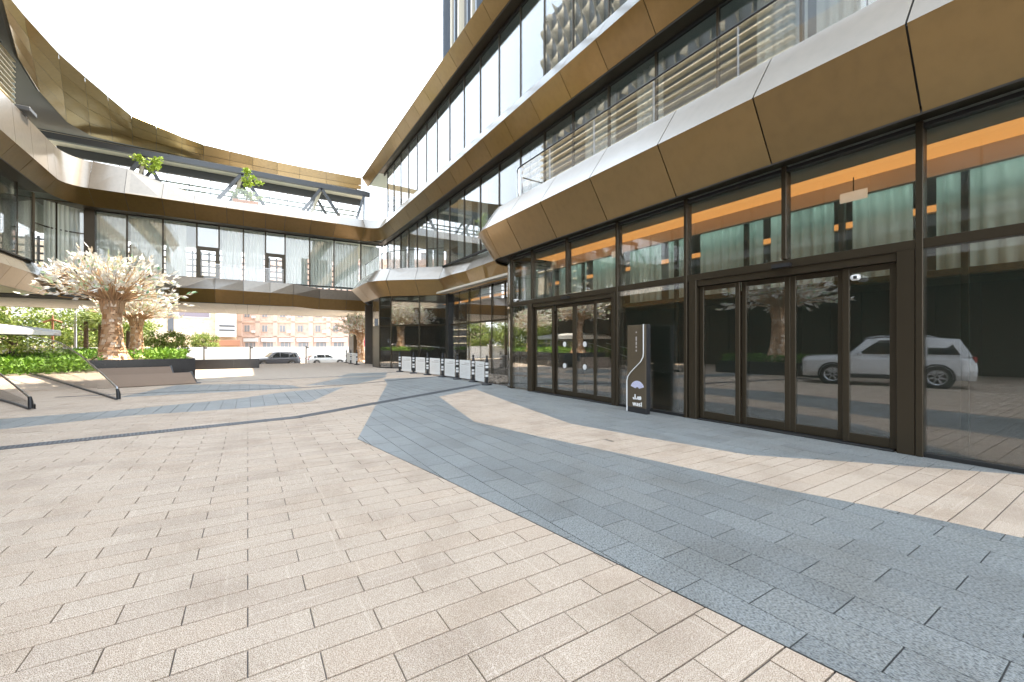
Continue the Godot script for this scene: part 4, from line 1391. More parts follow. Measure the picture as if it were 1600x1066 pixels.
func planting() -> void:
	# black granite planter: a long wedge behind the benches
	var wall := pv([-1.8, -21.2, -4.85, -20.45, -7.0, -26.0, -14.2, -43.5, -9.5, -44.0, -3.4, -32.0])
	var p := thing("granite_planter", "long black granite planter holding the pale sculpted trees", "planter")
	var inner: PackedVector2Array = Geometry2D.offset_polygon(wall, -0.16)[0]
	for i in wall.size():
		var a := Vector3(wall[i].x, 0, wall[i].y)
		var c := Vector3(wall[(i + 1) % wall.size()].x, 0, wall[(i + 1) % wall.size()].y)
		if i == 2: c = a.lerp(c, 0.22)      # the rest stands open towards the planted bed
		var L := a.distance_to(c)
		var n := maxi(1, roundi(L / 1.6))
		var d := (c - a) / L
		var inn := Vector3(-d.z, 0, d.x)
		if not Geometry2D.is_point_in_polygon(Vector2((a + inn * 0.05 + (c - a) * 0.5).x, (a + inn * 0.05 + (c - a) * 0.5).z), wall): inn = -inn
		for k in n:
			var s0 := a + d * (L * k / n + 0.002)
			var s1 := a + d * (L * (k + 1) / n - 0.002)
			var g := Geo.new()
			g.slab4(s0, s1, s1 + Vector3(0, 0.93, 0), s0 + Vector3(0, 0.93, 0), 0.13, -inn)
			part(p, "granite_slab", g, M.granite_black)
	var g := Geo.new()
	g.prism(inner, 0.0, 0.80)
	part(p, "soil", g, M.soil)
	# clipped ground cover in the planter
	rng.seed = 77
	g = Geo.new()
	for k in 15000:
		var z := -20.8 - 22.5 * pow(rng.randf(), 1.0)
		var x := rng.randf_range(-14.5, -2.0)
		if not Geometry2D.is_point_in_polygon(Vector2(x, z), inner): continue
		if Vector2(x + 4.65, z + 23.03).length() < 1.25 or Vector2(x + 4.94, z + 29.13).length() < 1.0: continue
		if z > -22.6 and x > -4.6: continue
		var d := (rand_dir() + Vector3.UP * 0.9).normalized()
		g.col = [Color(0.16, 0.30, 0.03), Color(0.20, 0.36, 0.04), Color(0.12, 0.24, 0.03)][rng.randi() % 3] * rng.randf_range(0.8, 1.2)
		leaf_quad(g, Vector3(x, 0.8 + rng.randf_range(0.0, 0.34), z), d, d.cross(rand_dir()).normalized(), rng.randf_range(0.12, 0.22), 0.09)
	for k in 500:
		var x := rng.randf_range(-3.6, -2.0)
		var z := rng.randf_range(-22.6, -24.4)
		if not Geometry2D.is_point_in_polygon(Vector2(x, z), inner): continue
		var d := (rand_dir() + Vector3.UP * 0.9).normalized()
		g.col = Color(0.20, 0.34, 0.04) * rng.randf_range(0.8, 1.2)
		leaf_quad(g, Vector3(x, 0.8 + rng.randf_range(0.0, 0.4), z), d, d.cross(rand_dir()).normalized(), rng.randf_range(0.15, 0.28), 0.1)
	var bed := pv([-8.6, -29.8, -14.3, -43.6, -22.0, -43.6, -22.0, -38.0, -14.0, -37.9, -14.0, -31.0, -10.5, -29.0])
	var made := 0
	while made < 12000:
		var x := rng.randf_range(-22.0, -7.0)
		var z := rng.randf_range(-43.6, -25.0)
		if not Geometry2D.is_point_in_polygon(Vector2(x, z), bed): continue
		made += 1
		var d := (rand_dir() + Vector3.UP * 0.9).normalized()
		g.col = [Color(0.16, 0.30, 0.03), Color(0.20, 0.36, 0.04), Color(0.12, 0.24, 0.03)][rng.randi() % 3] * rng.randf_range(0.8, 1.2)
		leaf_quad(g, Vector3(x, rng.randf_range(0.02, 0.75), z), d, d.cross(rand_dir()).normalized(), rng.randf_range(0.16, 0.30), 0.12)
	var gc := part(self, "ground_cover", g, M.leaf)
	tag(gc, "bright green leafy ground cover filling the granite planter and garden bed", "ground cover", "", "stuff")
	# gravel round the trunk feet
	g = Geo.new()
	for k in 2600:
		var x := rng.randf_range(-6.4, -2.1)
		var z := rng.randf_range(-21.0, -24.6)
		if not Geometry2D.is_point_in_polygon(Vector2(x, z), inner): continue
		g.col = Color(0.55, 0.48, 0.40) * rng.randf_range(0.7, 1.2)
		var q := Vector3(x, 0.80, z)
		var s := rng.randf_range(0.03, 0.06)
		g.cbox(q, Vector3(s, s * 0.7, s * 1.2), s * 0.2, Basis(Vector3.UP, rng.randf() * 6.0))
	var gr := part(self, "gravel", g, M.pebble)
	tag(gr, "pale gravel round the sculpted tree feet in the planter", "gravel", "", "stuff")
	sculpture_tree("large sculpted tree with pale leaves and shingled trunk at planter front", Vector3(-4.65, 0.80, -23.03), 0.97, 11, 0.3)
	sculpture_tree("smaller sculpted tree with pale leaves behind the larger one in the planter", Vector3(-4.94, 0.80, -29.13), 0.80, 12, 2.0)
	sculpture_tree("sculpted tree standing beside the lobby corner on the street side", Vector3(8.6, -0.02, -39.2), 0.95, 13, 4.0)
	sculpture_tree("sculpted tree in the low hedge planter opposite the entrance doors", Vector3(-7.4, 0.62, -10.8), 1.1, 14, 1.0)
	# low planter with clipped hedge opposite the doors (seen in the glass)
	var hp := thing("hedge_planter", "low dark planter with clipped green hedge opposite the entrance doors", "planter", Vector3(-7.4, 0, -10.8))
	for s in [[Vector3(-1.2, 0.31, 2.5), Vector3(2.4, 0.62, 0.12)], [Vector3(-1.2, 0.31, -2.5), Vector3(2.4, 0.62, 0.12)], [Vector3(0.06, 0.31, 0), Vector3(0.12, 0.62, 5.12)], [Vector3(-2.46, 0.31, 0), Vector3(0.12, 0.62, 5.12)]]:
		var gg := Geo.new()
		gg.cbox(s[0] + Vector3(1.2, 0, 0), s[1], 0.008)
		part(hp, "granite_slab", gg, M.granite_black)
	block(hp, "soil", Vector3(-1.2, 0.0, -2.44), Vector3(1.2, 0.55, 2.44), M.soil)
	rng.seed = 5
	g = Geo.new()
	for k in 7000:
		var d := (rand_dir() + Vector3.UP * 0.6).normalized()
		g.col = [Color(0.14, 0.28, 0.03), Color(0.10, 0.22, 0.03)][rng.randi() % 2] * rng.randf_range(0.8, 1.2)
		var q := Vector3(rng.randf_range(-1.1, 1.1), 0.55 + rng.randf_range(0.0, 0.38), rng.randf_range(-2.35, 2.35))
		if Vector2(q.x, q.z).length() < 0.85: continue
		leaf_quad(g, q, d, d.cross(rand_dir()).normalized(), rng.randf_range(0.1, 0.18), 0.08)
	part(hp, "hedge", g, M.leaf).set_meta("kind", "stuff")
	# second low planter wall towards the street
	var lp := thing("granite_planter", "low dark granite planter wall close to the street", "planter")
	for k in 3:
		g = Geo.new()
		g.cbox(Vector3(-2.75 + 1.35 * k, 0.27, -31.0), Vector3(1.345, 0.62, 0.16), 0.006)
		part(lp, "granite_slab", g, M.granite_black)
	# background greenery
	var spots := [[-27, -66, 7.5, 4.6], [-22.5, -70, 7.0, 4.2], [-18.5, -75, 7.5, 4.8], [-31, -60, 8, 4.5], [-35, -72, 9, 5], [-14.5, -78, 6.5, 4.0]]
	var lab := ["bushy green tree beyond the passage behind the lamp post", "bushy green tree beyond the passage between post and lamp", "bushy green tree behind the pair of palms", "bushy green tree close to the panelled wall end", "tall green tree farthest behind the white canopy", "green tree behind the trunk of the large sculpted tree"]
	for i in spots.size():
		leafy_tree(lab[i], Vector3(spots[i][0], -1.15, spots[i][1]), spots[i][2], spots[i][3], 100 + i, 0.42, 3800)
	palm("taller shaggy-trunked palm of the pair behind the planter", Vector3(-12.3, -0.6, -52.3), 4.4, 31)
	palm("shorter shaggy-trunked palm of the pair behind the planter", Vector3(-11.2, -0.6, -51.6), 4.1, 32)
	palm("short palm half hidden behind the smaller sculpted tree", Vector3(-9.66, -0.6, -53.4), 3.6, 33)
	rng.seed = 41
	var t := thing("leafy_shrub", "rounded yellow-green shrub growing at the planter end", "shrub", Vector3(-4.9, 0.0, -38.3))
	g = Geo.new()
	for k in 5: g.tube([Vector3(0.05 * k - 0.1, 0.0, 0), Vector3(0.35 * cos(k * 1.3), 0.8, 0.35 * sin(k * 1.3)), Vector3(0.7 * cos(k * 1.3), 1.6, 0.7 * sin(k * 1.3))], [0.05, 0.035, 0.01], 5)
	part(t, "stems", g, M.bark)
	g = Geo.new()
	foliage(g, Vector3(0, 1.55, 0), Vector3(1.35, 0.85, 1.3), 2600, 0.16, [Color(0.28, 0.34, 0.06), Color(0.34, 0.36, 0.08), Color(0.22, 0.30, 0.05)], 26)
	part(t, "crown", g, M.leaf)
	t = leafy_tree("dense dark green round tree in front of the sand-coloured building", Vector3(-6.4, -1.15, -92), 4.4, 2.3, 55, 0.3, 3000)
	# pots and plants on the roof terrace
	for q in [[-0.1, -36.3, "potted shrub in a terracotta trough on the roof terrace beside the truss"], [-6.0, -36.5, "leafy plant rising over the bronze fascia on the roof terrace"]]:
		var pp := thing("potted_plant", q[2], "plant", Vector3(q[0], 11.2, q[1]), 0.0, "plants on the roof terrace")
		block(pp, "trough", Vector3(-0.8, 0.0, -0.3), Vector3(0.8, 0.75, 0.3), M.terracotta)
		g = Geo.new()
		g.tube([Vector3(0, 0.7, 0), Vector3(0.1, 1.5, 0), Vector3(0.3, 2.4, 0)], [0.04, 0.03, 0.01], 5)
		part(pp, "stem", g, M.bark)
		g = Geo.new()
		foliage(g, Vector3(0.0, 1.2, 0), Vector3(0.95, 0.55, 0.4), 700, 0.14, [Color(0.32, 0.36, 0.2), Color(0.26, 0.33, 0.12)], 14)
		foliage(g, Vector3(0.3, 2.4, 0), Vector3(0.8, 0.6, 0.4), 420, 0.2, [Color(0.30, 0.40, 0.04), Color(0.36, 0.44, 0.05)], 10)
		part(pp, "foliage", g, M.leaf)

# ---------------------------------------------------------------- street and town beyond the passage
func car(called: String, label: String, paint: String, at: Vector3, turn: float, suv: bool) -> Node3D:      # nose towards -Z
	var c := thing(called, label, "car", at, turn)
	var L := 4.8 if suv else 4.6
	var W := 0.95 if suv else 0.91
	var H := 1.74 if suv else 1.44
	var belt := 1.08 if suv else 0.92
	var gap := 0.28 if suv else 0.2
	var zf := -L * 0.5
	# body: rings from nose to tail [z, top, half width]
	var R := [[0.0, belt - 0.2, 0.74], [0.05, belt - 0.12, 0.86], [0.14, belt - 0.07, 0.93], [0.30, belt - 0.03, 0.97], [0.9, belt + 0.0, 1.0], [1.25, belt + 0.02, 1.0], [2.4, belt + 0.03, 1.0], [3.6, belt + 0.05, 1.0], [L - 0.35, belt + 0.06, 0.98], [L - 0.08, belt - 0.02, 0.93], [L, belt - 0.12, 0.86]]
	var g := Geo.new()
	var rings := []
	for r in R:
		var w: float = W * r[2]
		var t: float = r[1]
		var pts := []
		for q in [[-0.86, gap], [-1.0, gap + 0.16], [-1.02, 0.62], [-1.0, t - 0.16], [-0.93, t - 0.03], [-0.78, t], [0.0, t + 0.03], [0.78, t], [0.93, t - 0.03], [1.0, t - 0.16], [1.02, 0.62], [1.0, gap + 0.16], [0.86, gap]]:
			pts.append(Vector3(q[0] * w, q[1], zf + r[0]))
		rings.append(pts)
	for i in rings.size() - 1:
		for k in rings[i].size() - 1:
			g.quad(rings[i][k], rings[i][k + 1], rings[i + 1][k + 1], rings[i + 1][k])
	for e in [0, rings.size() - 1]:
		for k in range(1, rings[e].size() - 1):
			if e == 0: g.tri(rings[e][0], rings[e][k + 1], rings[e][k])
			else: g.tri(rings[e][0], rings[e][k], rings[e][k + 1])
	part(c, "body", g, M[paint])
	# cabin
	var cab := [[1.4, belt + 0.02, 0.95], [2.0, H - 0.06, 0.74], [2.4, H, 0.72], [3.7, H - (0.0 if suv else 0.06), 0.74], [4.45 if suv else 3.9, H - (0.07 if suv else 0.2), 0.72], [L - 0.12 if suv else 4.35, belt + 0.04, 0.9]]
	g = Geo.new()
	var prev := []
	var win := Geo.new()
	for r in cab:
		var rail_w: float = W * r[2]
		var b := [Vector3(-W * 0.95, belt, zf + r[0]), Vector3(-rail_w, r[1] - 0.04, zf + r[0]), Vector3(-rail_w * 0.85, r[1], zf + r[0]), Vector3(rail_w * 0.85, r[1], zf + r[0]), Vector3(rail_w, r[1] - 0.04, zf + r[0]), Vector3(W * 0.95, belt, zf + r[0])]
		if prev.size() > 0:
			for k in 5: g.quad(prev[k], prev[k + 1], b[k + 1], b[k])
		prev = b
	part(c, "cabin", g, M[paint])
	# windows, a little proud of the cabin
	for sg in [-1.0, 1.0]:
		for q in [[1.75, 2.35, 2.62], [2.72, 2.74, 3.55], [3.66, 3.66, 4.4 if suv else 4.0]]:
			var y1 := H - 0.10
			var w0 := W * 0.95 + 0.012
			var w1 := W * 0.735 + 0.012
			if q[0] > 3.0: y1 -= 0.06
			var gg := Geo.new()
			gg.slab4(Vector3(sg * w0, belt + 0.07, zf + q[0] - 0.05), Vector3(sg * w0, belt + 0.07, zf + q[2]), Vector3(sg * w1, y1, zf + (q[2] if q[0] < 3.0 else q[2] - 0.2)), Vector3(sg * w1, y1, zf + q[1]), 0.01, Vector3(sg, 0.3, 0))
			part(c, "window", gg, M.car_glass)
		var mr := part(c, "mirror", one_box(Vector3(0.2, 0.15, 0.12), 0.04), M[paint], Vector3(sg * (W + 0.1), belt + 0.07, zf + 1.75))
		var hl := part(c, "headlight", one_box(Vector3(0.34, 0.13, 0.12), 0.03), M.lens, Vector3(sg * W * 0.70, 0.84, zf + 0.09))
		var tl := part(c, "tail_light", one_box(Vector3(0.22, 0.2, 0.1), 0.03), M.tail_lens, Vector3(sg * W * 0.80, belt - 0.1, zf + L - 0.06))
		for zz in [0.92, L - 0.98]:
			var wr := 0.38 if suv else 0.33
			var ga := Geo.new()
			var bs := Basis(Vector3(0, 0, 1), -sg * PI / 2)
			ga.lathe([[0.0, -0.12], [wr + 0.07, -0.12], [wr + 0.07, 0.035], [wr + 0.02, 0.04]], 24, Vector3(sg * (W - 0.005), wr, zf + zz), bs)
			part(c, "wheel_arch", ga, M.black_plastic)
			var gw := Geo.new()
			gw.lathe([[wr * 0.62, -0.1], [wr * 0.95, -0.11], [wr, -0.08], [wr, 0.05], [wr * 0.93, 0.085], [wr * 0.68, 0.08], [wr * 0.66, 0.02], [0.0, 0.02]], 28, Vector3.ZERO, bs)
			var wh := part(c, "wheel", gw, M.tyre, Vector3(sg * (W - 0.02), wr, zf + zz))
			var gr := Geo.new()
			for k in 7:
				var a := TAU * k / 7.0
				gr.bar(Vector3(sg * 0.07, cos(a) * 0.04, sin(a) * 0.04), Vector3(sg * 0.06, cos(a) * wr * 0.66, sin(a) * wr * 0.66), 0.03, 0.055, 0.006)
			gr.lathe([[wr * 0.63, 0.03], [wr * 0.69, 0.085], [wr * 0.60, 0.06]], 24, Vector3.ZERO, bs)
			part(wh, "rim", gr, M.rim)
	for q in [[[-0.88, 1.46, belt + 0.07], [0.64, 1.95, H - 0.10]], [[-0.84, L - 0.16, belt + 0.08], [0.62, (4.46 if suv else 3.96), H - (0.13 if suv else 0.2)]]]:
		var gg := Geo.new()
		var f: bool = q[0][1] < 3.0
		var off := Vector3(0, 0.012, -0.012 if f else 0.012)
		gg.slab4(Vector3(-W * 0.86, q[0][2], zf + q[0][1]) + off, Vector3(W * 0.86, q[0][2], zf + q[0][1]) + off, Vector3(W * q[1][0], q[1][2], zf + q[1][1]) + off, Vector3(-W * q[1][0], q[1][2], zf + q[1][1]) + off, 0.01, Vector3(0, 0.6, -1 if f else 1))
		part(c, "window", gg, M.car_glass)
	for k in 7:
		part(c, "grille_slot", one_box(Vector3(0.07, 0.15, 0.06), 0.02), M.black_plastic, Vector3(-0.33 + 0.11 * k, 0.76, zf + 0.01))
	part(c, "bumper", one_box(Vector3(W * 1.5, 0.14, 0.12), 0.03), M.black_plastic, Vector3(0, 0.42, zf + 0.02))
	part(c, "number_plate", one_box(Vector3(0.5, 0.11, 0.02), 0.005), M.white_band, Vector3(0, 0.56, zf - 0.03))
	for sg in [-1.0, 1.0]:
		var gs := Geo.new()
		gs.bar(Vector3(sg * W * 0.985, gap + 0.06, zf + 1.4), Vector3(sg * W * 0.985, gap + 0.06, zf + L - 1.45), 0.05, 0.14, 0.01)
		part(c, "sill", gs, M.black_plastic)
		if suv:
			var gr := Geo.new()
			gr.tube([Vector3(sg * 0.6, H - 0.02, zf + 2.1), Vector3(sg * 0.6, H + 0.05, zf + 2.3), Vector3(sg * 0.6, H + 0.05, zf + 3.7), Vector3(sg * 0.6, H - 0.04, zf + 3.95)], [0.02, 0.02, 0.02, 0.02], 6)
			part(c, "roof_rail", gr, M.steel)
	return c

func window_block(b: Node3D, at: Vector3, w: float, h: float, bars: int, dir: Basis) -> void:
	var f := part(b, "window", one_box(Vector3(w, h, 0.12)), M.peach_trim, at, dir)
	part(f, "pane", one_box(Vector3(w - 0.16, h - 0.16, 0.04)), M.window_far, Vector3(0, 0, 0.07))
	for k in bars:
		part(f, "glazing_bar", one_box(Vector3(0.07, h - 0.1, 0.04)), M.peach_trim, Vector3(-w * 0.5 + w * (k + 1) / (bars + 1), 0, 0.1))

func street() -> void:
	car("parked_car", "dark estate car on the street beyond the passage", "dark_paint", Vector3(2.7, -1.11, -54.9), PI / 2 + 0.2, true)
	car("parked_car", "silver saloon on the street nearer the lobby corner", "silver_paint", Vector3(8.3, -1.11, -56.6), -PI / 2 + 0.1, false)
	var hb := thing("hoarding", "long white hoarding along the far side of the street", "hoarding", Vector3(0, -1.15, -70))
	for k in 40:
		part(hb, "hoarding_panel", one_box(Vector3(2.38, 2.2, 0.06), 0.01), M.pale_wall, Vector3(-46 + 2.4 * k, 1.1, 0))
	rail(hb, "hoarding_cap", Vector3(-47.3, 2.23, 0), Vector3(49, 2.23, 0), 0.09, 0.05, M.pale_wall)
	# peach apartment block
	var y := -1.15
	var p := thing("apartment_block", "peach apartment block with rows of small windows and red shop sign", "building", Vector3(14, y, -104), -0.55)
	block(p, "wall", Vector3(-19, 0, 0), Vector3(30, 22, -14), M.peach_wall)
	for k in 12:
		block(p, "pilaster", Vector3(-18.6 + 4.0 * k, 0, 0.25), Vector3(-17.6 + 4.0 * k, 22, 0), M.peach_trim)
	for f in 6:
		rail(p, "floor_band", Vector3(-19, 4.4 + 3.3 * f, 0.1), Vector3(30, 4.4 + 3.3 * f, 0.1), 0.3, 0.35, M.peach_trim, 0.0)
		for k in 12:
			if k in [6, 7] and f < 5:
				window_block(p, Vector3(-15.9 + 4.0 * k, 6.3 + 3.3 * f, 0.06), 3.0, 2.4, 3, Basis())
			else:
				window_block(p, Vector3(-16.5 + 4.0 * k, 6.2 + 3.3 * f, 0.06), 1.3, 1.6, 1, Basis())
				if k % 2 == 0:
					part(p, "air_conditioner", one_box(Vector3(0.8, 0.55, 0.4), 0.04), M.pale_wall, Vector3(-15.0 + 4.0 * k, 5.5 + 3.3 * f, 0.25))
	for k in 11:
		window_block(p, Vector3(-15.6 + 4.0 * k, 1.9, 0.06), 2.8, 2.4, 2, Basis())
		part(p, "shop_sign", one_box(Vector3(3.2, 0.8, 0.2), 0.02), M.shop_red if k in [6, 7] else M.pale_wall, Vector3(-15.6 + 4.0 * k, 3.6, 0.3))
	block(p, "red_banner", Vector3(9.2, 1.2, 0.5), Vector3(10.6, 5.2, 0.35), M.shop_red)
	# sand-coloured building with a dark billboard
	var s := thing("sand_building", "sand-coloured building with dark billboard and pale glass strip", "building", Vector3(-13, y, -106), 0.28)
	block(s, "wall", Vector3(-22, 4.2, 0), Vector3(11, 20, -14), M.sand_wall)
	block(s, "plinth", Vector3(-22.3, 0, 0.3), Vector3(11.3, 4.2, -14), M.sand_low)
	part(s, "billboard", one_box(Vector3(5.0, 2.7, 0.2)), M.billboard, Vector3(3.9, 9.6, 0.1))
	part(s, "billboard_frame", one_box(Vector3(5.4, 3.1, 0.14)), M.pale_wall, Vector3(3.9, 9.6, 0.06))
	part(s, "glass_strip", one_box(Vector3(0.9, 6.0, 0.2)), M.window_dark, Vector3(0.1, 8.2, 0.1))
	for k in 3:
		var wb := part(s, "window", one_box(Vector3(3.2, 4.6, 0.16)), M.pale_wall, Vector3(-8.5 - 5.0 * k, 8.2, 0.08))
		for j in 4: part(wb, "glazing_bar", one_box(Vector3(0.08, 4.5, 0.08)), M.steel, Vector3(-1.2 + 0.8 * j, 0, 0.1))
	part(s, "annex", one_box(Vector3(3.4, 6.8, 2.0)), M.pale_wall, Vector3(9.2, 7.6, 0.6))
	for k in 2: part(s, "annex_louvre", one_box(Vector3(2.8, 0.35, 0.1)), M.steel_dark, Vector3(9.2, 5.6 + 0.9 * k, 1.64))
	part(s, "awning", one_box(Vector3(5.2, 1.3, 2.2), 0.1), M.terracotta, Vector3(8.8, 2.9, 1.4))
	# lamp post, thin post, bollard posts by the kerb
	var l := thing("lamp_post", "brown lamp post with two short drooping arms in the garden", "lamp post", Vector3(-13.3, -0.6, -48.3))
	var g := Geo.new()
	g.lathe([[0.14, 0.0], [0.14, 0.3], [0.09, 0.35], [0.07, 4.2], [0.03, 4.4], [0.0, 4.5]], 12)
	part(l, "pole", g, M.terracotta)
	for sg in [-1.0, 1.0]:
		g = Geo.new()
		g.bar(Vector3(0, 4.1, 0), Vector3(sg * 0.62, 3.86, sg * 0.35), 0.16, 0.1, 0.02)
		part(l, "lamp_arm", g, M.terracotta)
	var sp := thing("street_pole", "tall pale street light pole beyond the passage between lamp and palms", "pole", Vector3(-13.9, -1.1, -56.0))
	g = Geo.new()
	g.lathe([[0.2, 0.0], [0.2, 0.25], [0.13, 0.3], [0.08, 8.5], [0.0, 8.55]], 12)
	part(sp, "pole", g, M.steel)
	g = Geo.new()
	g.tube([Vector3(0, 8.4, 0), Vector3(0, 8.9, -0.5), Vector3(0, 9.0, -1.8)], [0.05, 0.045, 0.04], 8)
	part(sp, "lamp_arm", g, M.steel)
	for q in [[-3.4, -47.6, "slim street post with a small camera box near the low planter"], [0.2, -48.4, "slim street post standing beside the dark car"], [5.1, -48.0, "slim street post between the dark car and the silver saloon"]]:
		var pp := thing("street_post", q[2], "post", Vector3(q[0], -1.0, q[1]), 0.0, "slim posts along the street kerb")
		g = Geo.new()
		g.lathe([[0.07, 0.0], [0.06, 0.1], [0.05, 2.3], [0.0, 2.34]], 10)
		part(pp, "pole", g, M.bark)
		part(pp, "cap_box", one_box(Vector3(0.3, 0.14, 0.14), 0.02), M.steel_dark, Vector3(0.1, 2.15, 0))

# ---------------------------------------------------------------- things standing in the courtyard
func bollard_post(label: String, at: Vector3) -> void:
	var b := thing("delineator_post", label, "bollard", at, 0.0, "black delineator posts with white bands")
	var g := Geo.new()
	g.lathe([[0.0, 0.0], [0.19, 0.0], [0.195, 0.03], [0.16, 0.05], [0.07, 0.075], [0.0, 0.08]], 20)
	part(b, "base", g, M.black_plastic)
	g = Geo.new()
	g.lathe([[0.055, 0.07], [0.055, 0.92], [0.04, 0.96], [0.025, 0.985], [0.04, 1.01], [0.045, 1.04], [0.03, 1.08], [0.0, 1.09]], 16)
	part(b, "post", g, M.black_plastic)
	for y in [0.30, 0.42, 0.62, 0.74]:
		g = Geo.new()
		g.lathe([[0.05, y], [0.0575, y], [0.0575, y + 0.085], [0.05, y + 0.085]], 16)
		part(b, "reflective_band", g, M.white_band)

func sign_board(label: String, a: Vector3, c: Vector3) -> void:
	var d := (c - a)
	var L := d.length()
	var s := thing("notice_board", label, "notice board", (a + c) * 0.5, atan2(-d.z, d.x), "white notice boards between the posts")
	var w := L - 0.5
	part(s, "panel", one_box(Vector3(w, 0.76, 0.02), 0.006), M.white_board, Vector3(0, 0.46, 0))
	var g := Geo.new()
	for q in [[-0.28, 0.72, 0.5], [-0.18, 0.655, 0.78]]:
		g.box(Vector3(-w * 0.5 + w * 0.5 * q[2] + 0.06, q[1], 0), Vector3(w * q[2] * 0.9, 0.022, 0.0225))
	for k in 7:
		g.box(Vector3(-0.01, 0.56 - 0.055 * k, 0), Vector3(w * (0.8 - 0.05 * (k % 3)), 0.006, 0.0225))
	part(s, "print", g, M.print)
	for sg in [-1.0, 1.0]:
		for y in [0.25, 0.7]:
			part(s, "clip", one_box(Vector3(0.24, 0.02, 0.015)), M.black_plastic, Vector3(sg * (w * 0.5 + 0.10), y, 0))

func courtyard_things() -> void:
	var near := [[7.45, -13.55], [7.6, -14.95], [7.6, -16.45], [7.55, -17.95], [7.4, -19.45], [7.2, -20.9], [6.95, -22.4]]
	var ord := ["standing nearest the curved glass corner", "second from the curved glass corner", "third from the curved glass corner", "fourth from the curved glass corner", "fifth from the curved glass corner", "sixth from the curved glass corner", "seventh from the curved glass corner, by the far lobby corner"]
	for i in near.size():
		bollard_post("black post with white bands, " + ord[i], Vector3(near[i][0], 0, near[i][1]))
		if i > 0:
			sign_board("white notice board hung between posts, number %s from the curved glass corner" % ["one", "two", "three", "four", "five", "six"][i - 1], Vector3(near[i - 1][0], 0, near[i - 1][1]), Vector3(near[i][0], 0, near[i][1]))
	var far := [[6.75, -32.0], [6.65, -33.6], [6.7, -35.6]]
	for i in 3:
		bollard_post("black post with white bands under the bridge, %s the street" % ["farthest from", "in the middle of three before", "closest to"][i], Vector3(far[i][0], 0, far[i][1]))
		if i > 0:
			sign_board("white notice board under the bridge, %s" % ["on the courtyard side", "on the street side"][i - 1], Vector3(far[i - 1][0], 0, far[i - 1][1]), Vector3(far[i][0], 0, far[i][1]))
	# dark pebbles along the lobby glass
	rng.seed = 8
	var g := Geo.new()
	for k in 2600:
		var z := rng.randf_range(-13.6, -23.0)
		var x := rng.randf_range(7.95, 10.0)
		if z < -22.0 - (x - 8.0) * 0.2 and x < 8.6: continue
		var s := rng.randf_range(0.05, 0.13)
		g.col = Color(0.16, 0.13, 0.10) * rng.randf_range(0.5, 1.9)
		g.cbox(Vector3(x, s * 0.3, z), Vector3(s, s * 0.7, s * rng.randf_range(0.8, 1.4)), s * 0.22, Basis.from_euler(Vector3(rng.randf() - 0.5, rng.randf() * 6.0, rng.randf() - 0.5)))
	var pb := part(self, "pebbles", g, M.pebble)
	tag(pb, "bed of dark brown pebbles along the lobby glass", "pebbles", "", "stuff")
	# totem sign by the entrance
	var t := thing("totem_sign", "brown totem sign with white S-shaped line and fan emblem beside the doors", "sign", Vector3(7.24, 0, -6.29), -0.04)
	part(t, "body", one_box(Vector3(0.13, 1.80, 0.54), 0.006), M.totem, Vector3(0, 1.02, 0))
	part(t, "plinth", one_box(Vector3(0.12, 0.12, 0.54), 0.003), M.black_plastic, Vector3(0, 0.06, 0))
	part(t, "side_panel", one_box(Vector3(0.11, 1.81, 0.02), 0.003), M.black_plastic, Vector3(0.0, 1.02, 0.281))
	g = Geo.new()
	var sp := [[0.21, 1.92], [0.21, 1.32], [0.195, 1.22], [0.13, 1.12], [-0.16, 0.88], [-0.245, 0.78], [-0.27, 0.68], [-0.27, 0.02]]
	for i in sp.size() - 1:
		var d := Vector2(sp[i + 1][0] - sp[i][0], sp[i + 1][1] - sp[i][1]).normalized() * 0.006
		g.bar(Vector3(-0.068, sp[i][1] - d.y, sp[i][0] - d.x), Vector3(-0.068, sp[i + 1][1] + d.y, sp[i + 1][0] + d.x), 0.03 if absf(d.x) > 0.002 else 0.012, 0.012 if absf(d.x) > 0.002 else 0.03)
	part(t, "white_line", g, M.white_letter)
	var fan := part(t, "fan_emblem", fan_mesh(), M.lavender, Vector3(-0.067, 0.52, 0.03))
	for q in [["wasl", 0.195, 0.17], ["", 0.0, 0.0]]:
		if q[0] == "": continue
		var tm := TextMesh.new()
		var sf := SystemFont.new()
		sf.font_names = PackedStringArray(["Droid Sans"])
		sf.font_weight = 700
		tm.font = sf
		tm.text = q[0]
		tm.font_size = 48
		tm.pixel_size = 0.0026
		tm.depth = 0.006
		part(t, "lettering", tm, M.white_letter, Vector3(-0.068, q[1], 0.03), Basis(Vector3.UP, -PI / 2))
	# the same word in Arabic script above it, drawn with strokes; z runs to the reader's right
	g = Geo.new()
	var zz := func(x: float, y: float) -> Vector3: return Vector3(-0.068, 0.305 + y, 0.03 + x)
	for st in [[[0.10, 0.0], [0.105, 0.045], [0.085, 0.06], [0.065, 0.045], [0.07, 0.02], [0.10, 0.0], [0.02, 0.0]], [[0.02, 0.0], [0.06, 0.045], [0.02, 0.05], [-0.01, 0.0], [-0.06, 0.0]], [[-0.06, 0.1], [-0.06, 0.0], [-0.10, -0.01], [-0.115, 0.03]]]:
		for i in st.size() - 1:
			g.bar(zz.call(st[i][0], st[i][1]), zz.call(st[i + 1][0], st[i + 1][1]), 0.018, 0.018)
	part(t, "lettering", g, M.white_letter)
	# faint column of small engraved marks near the top
	g = Geo.new()
	for q in [[1.76, 0.03], [1.62, 0.09], [1.52, 0.07], [1.44, 0.05], [1.36, 0.04]]:
		g.box(Vector3(-0.0655, q[0], 0.0), Vector3(0.003, q[1], 0.03))
	part(t, "engraved_marks", g, M.print)
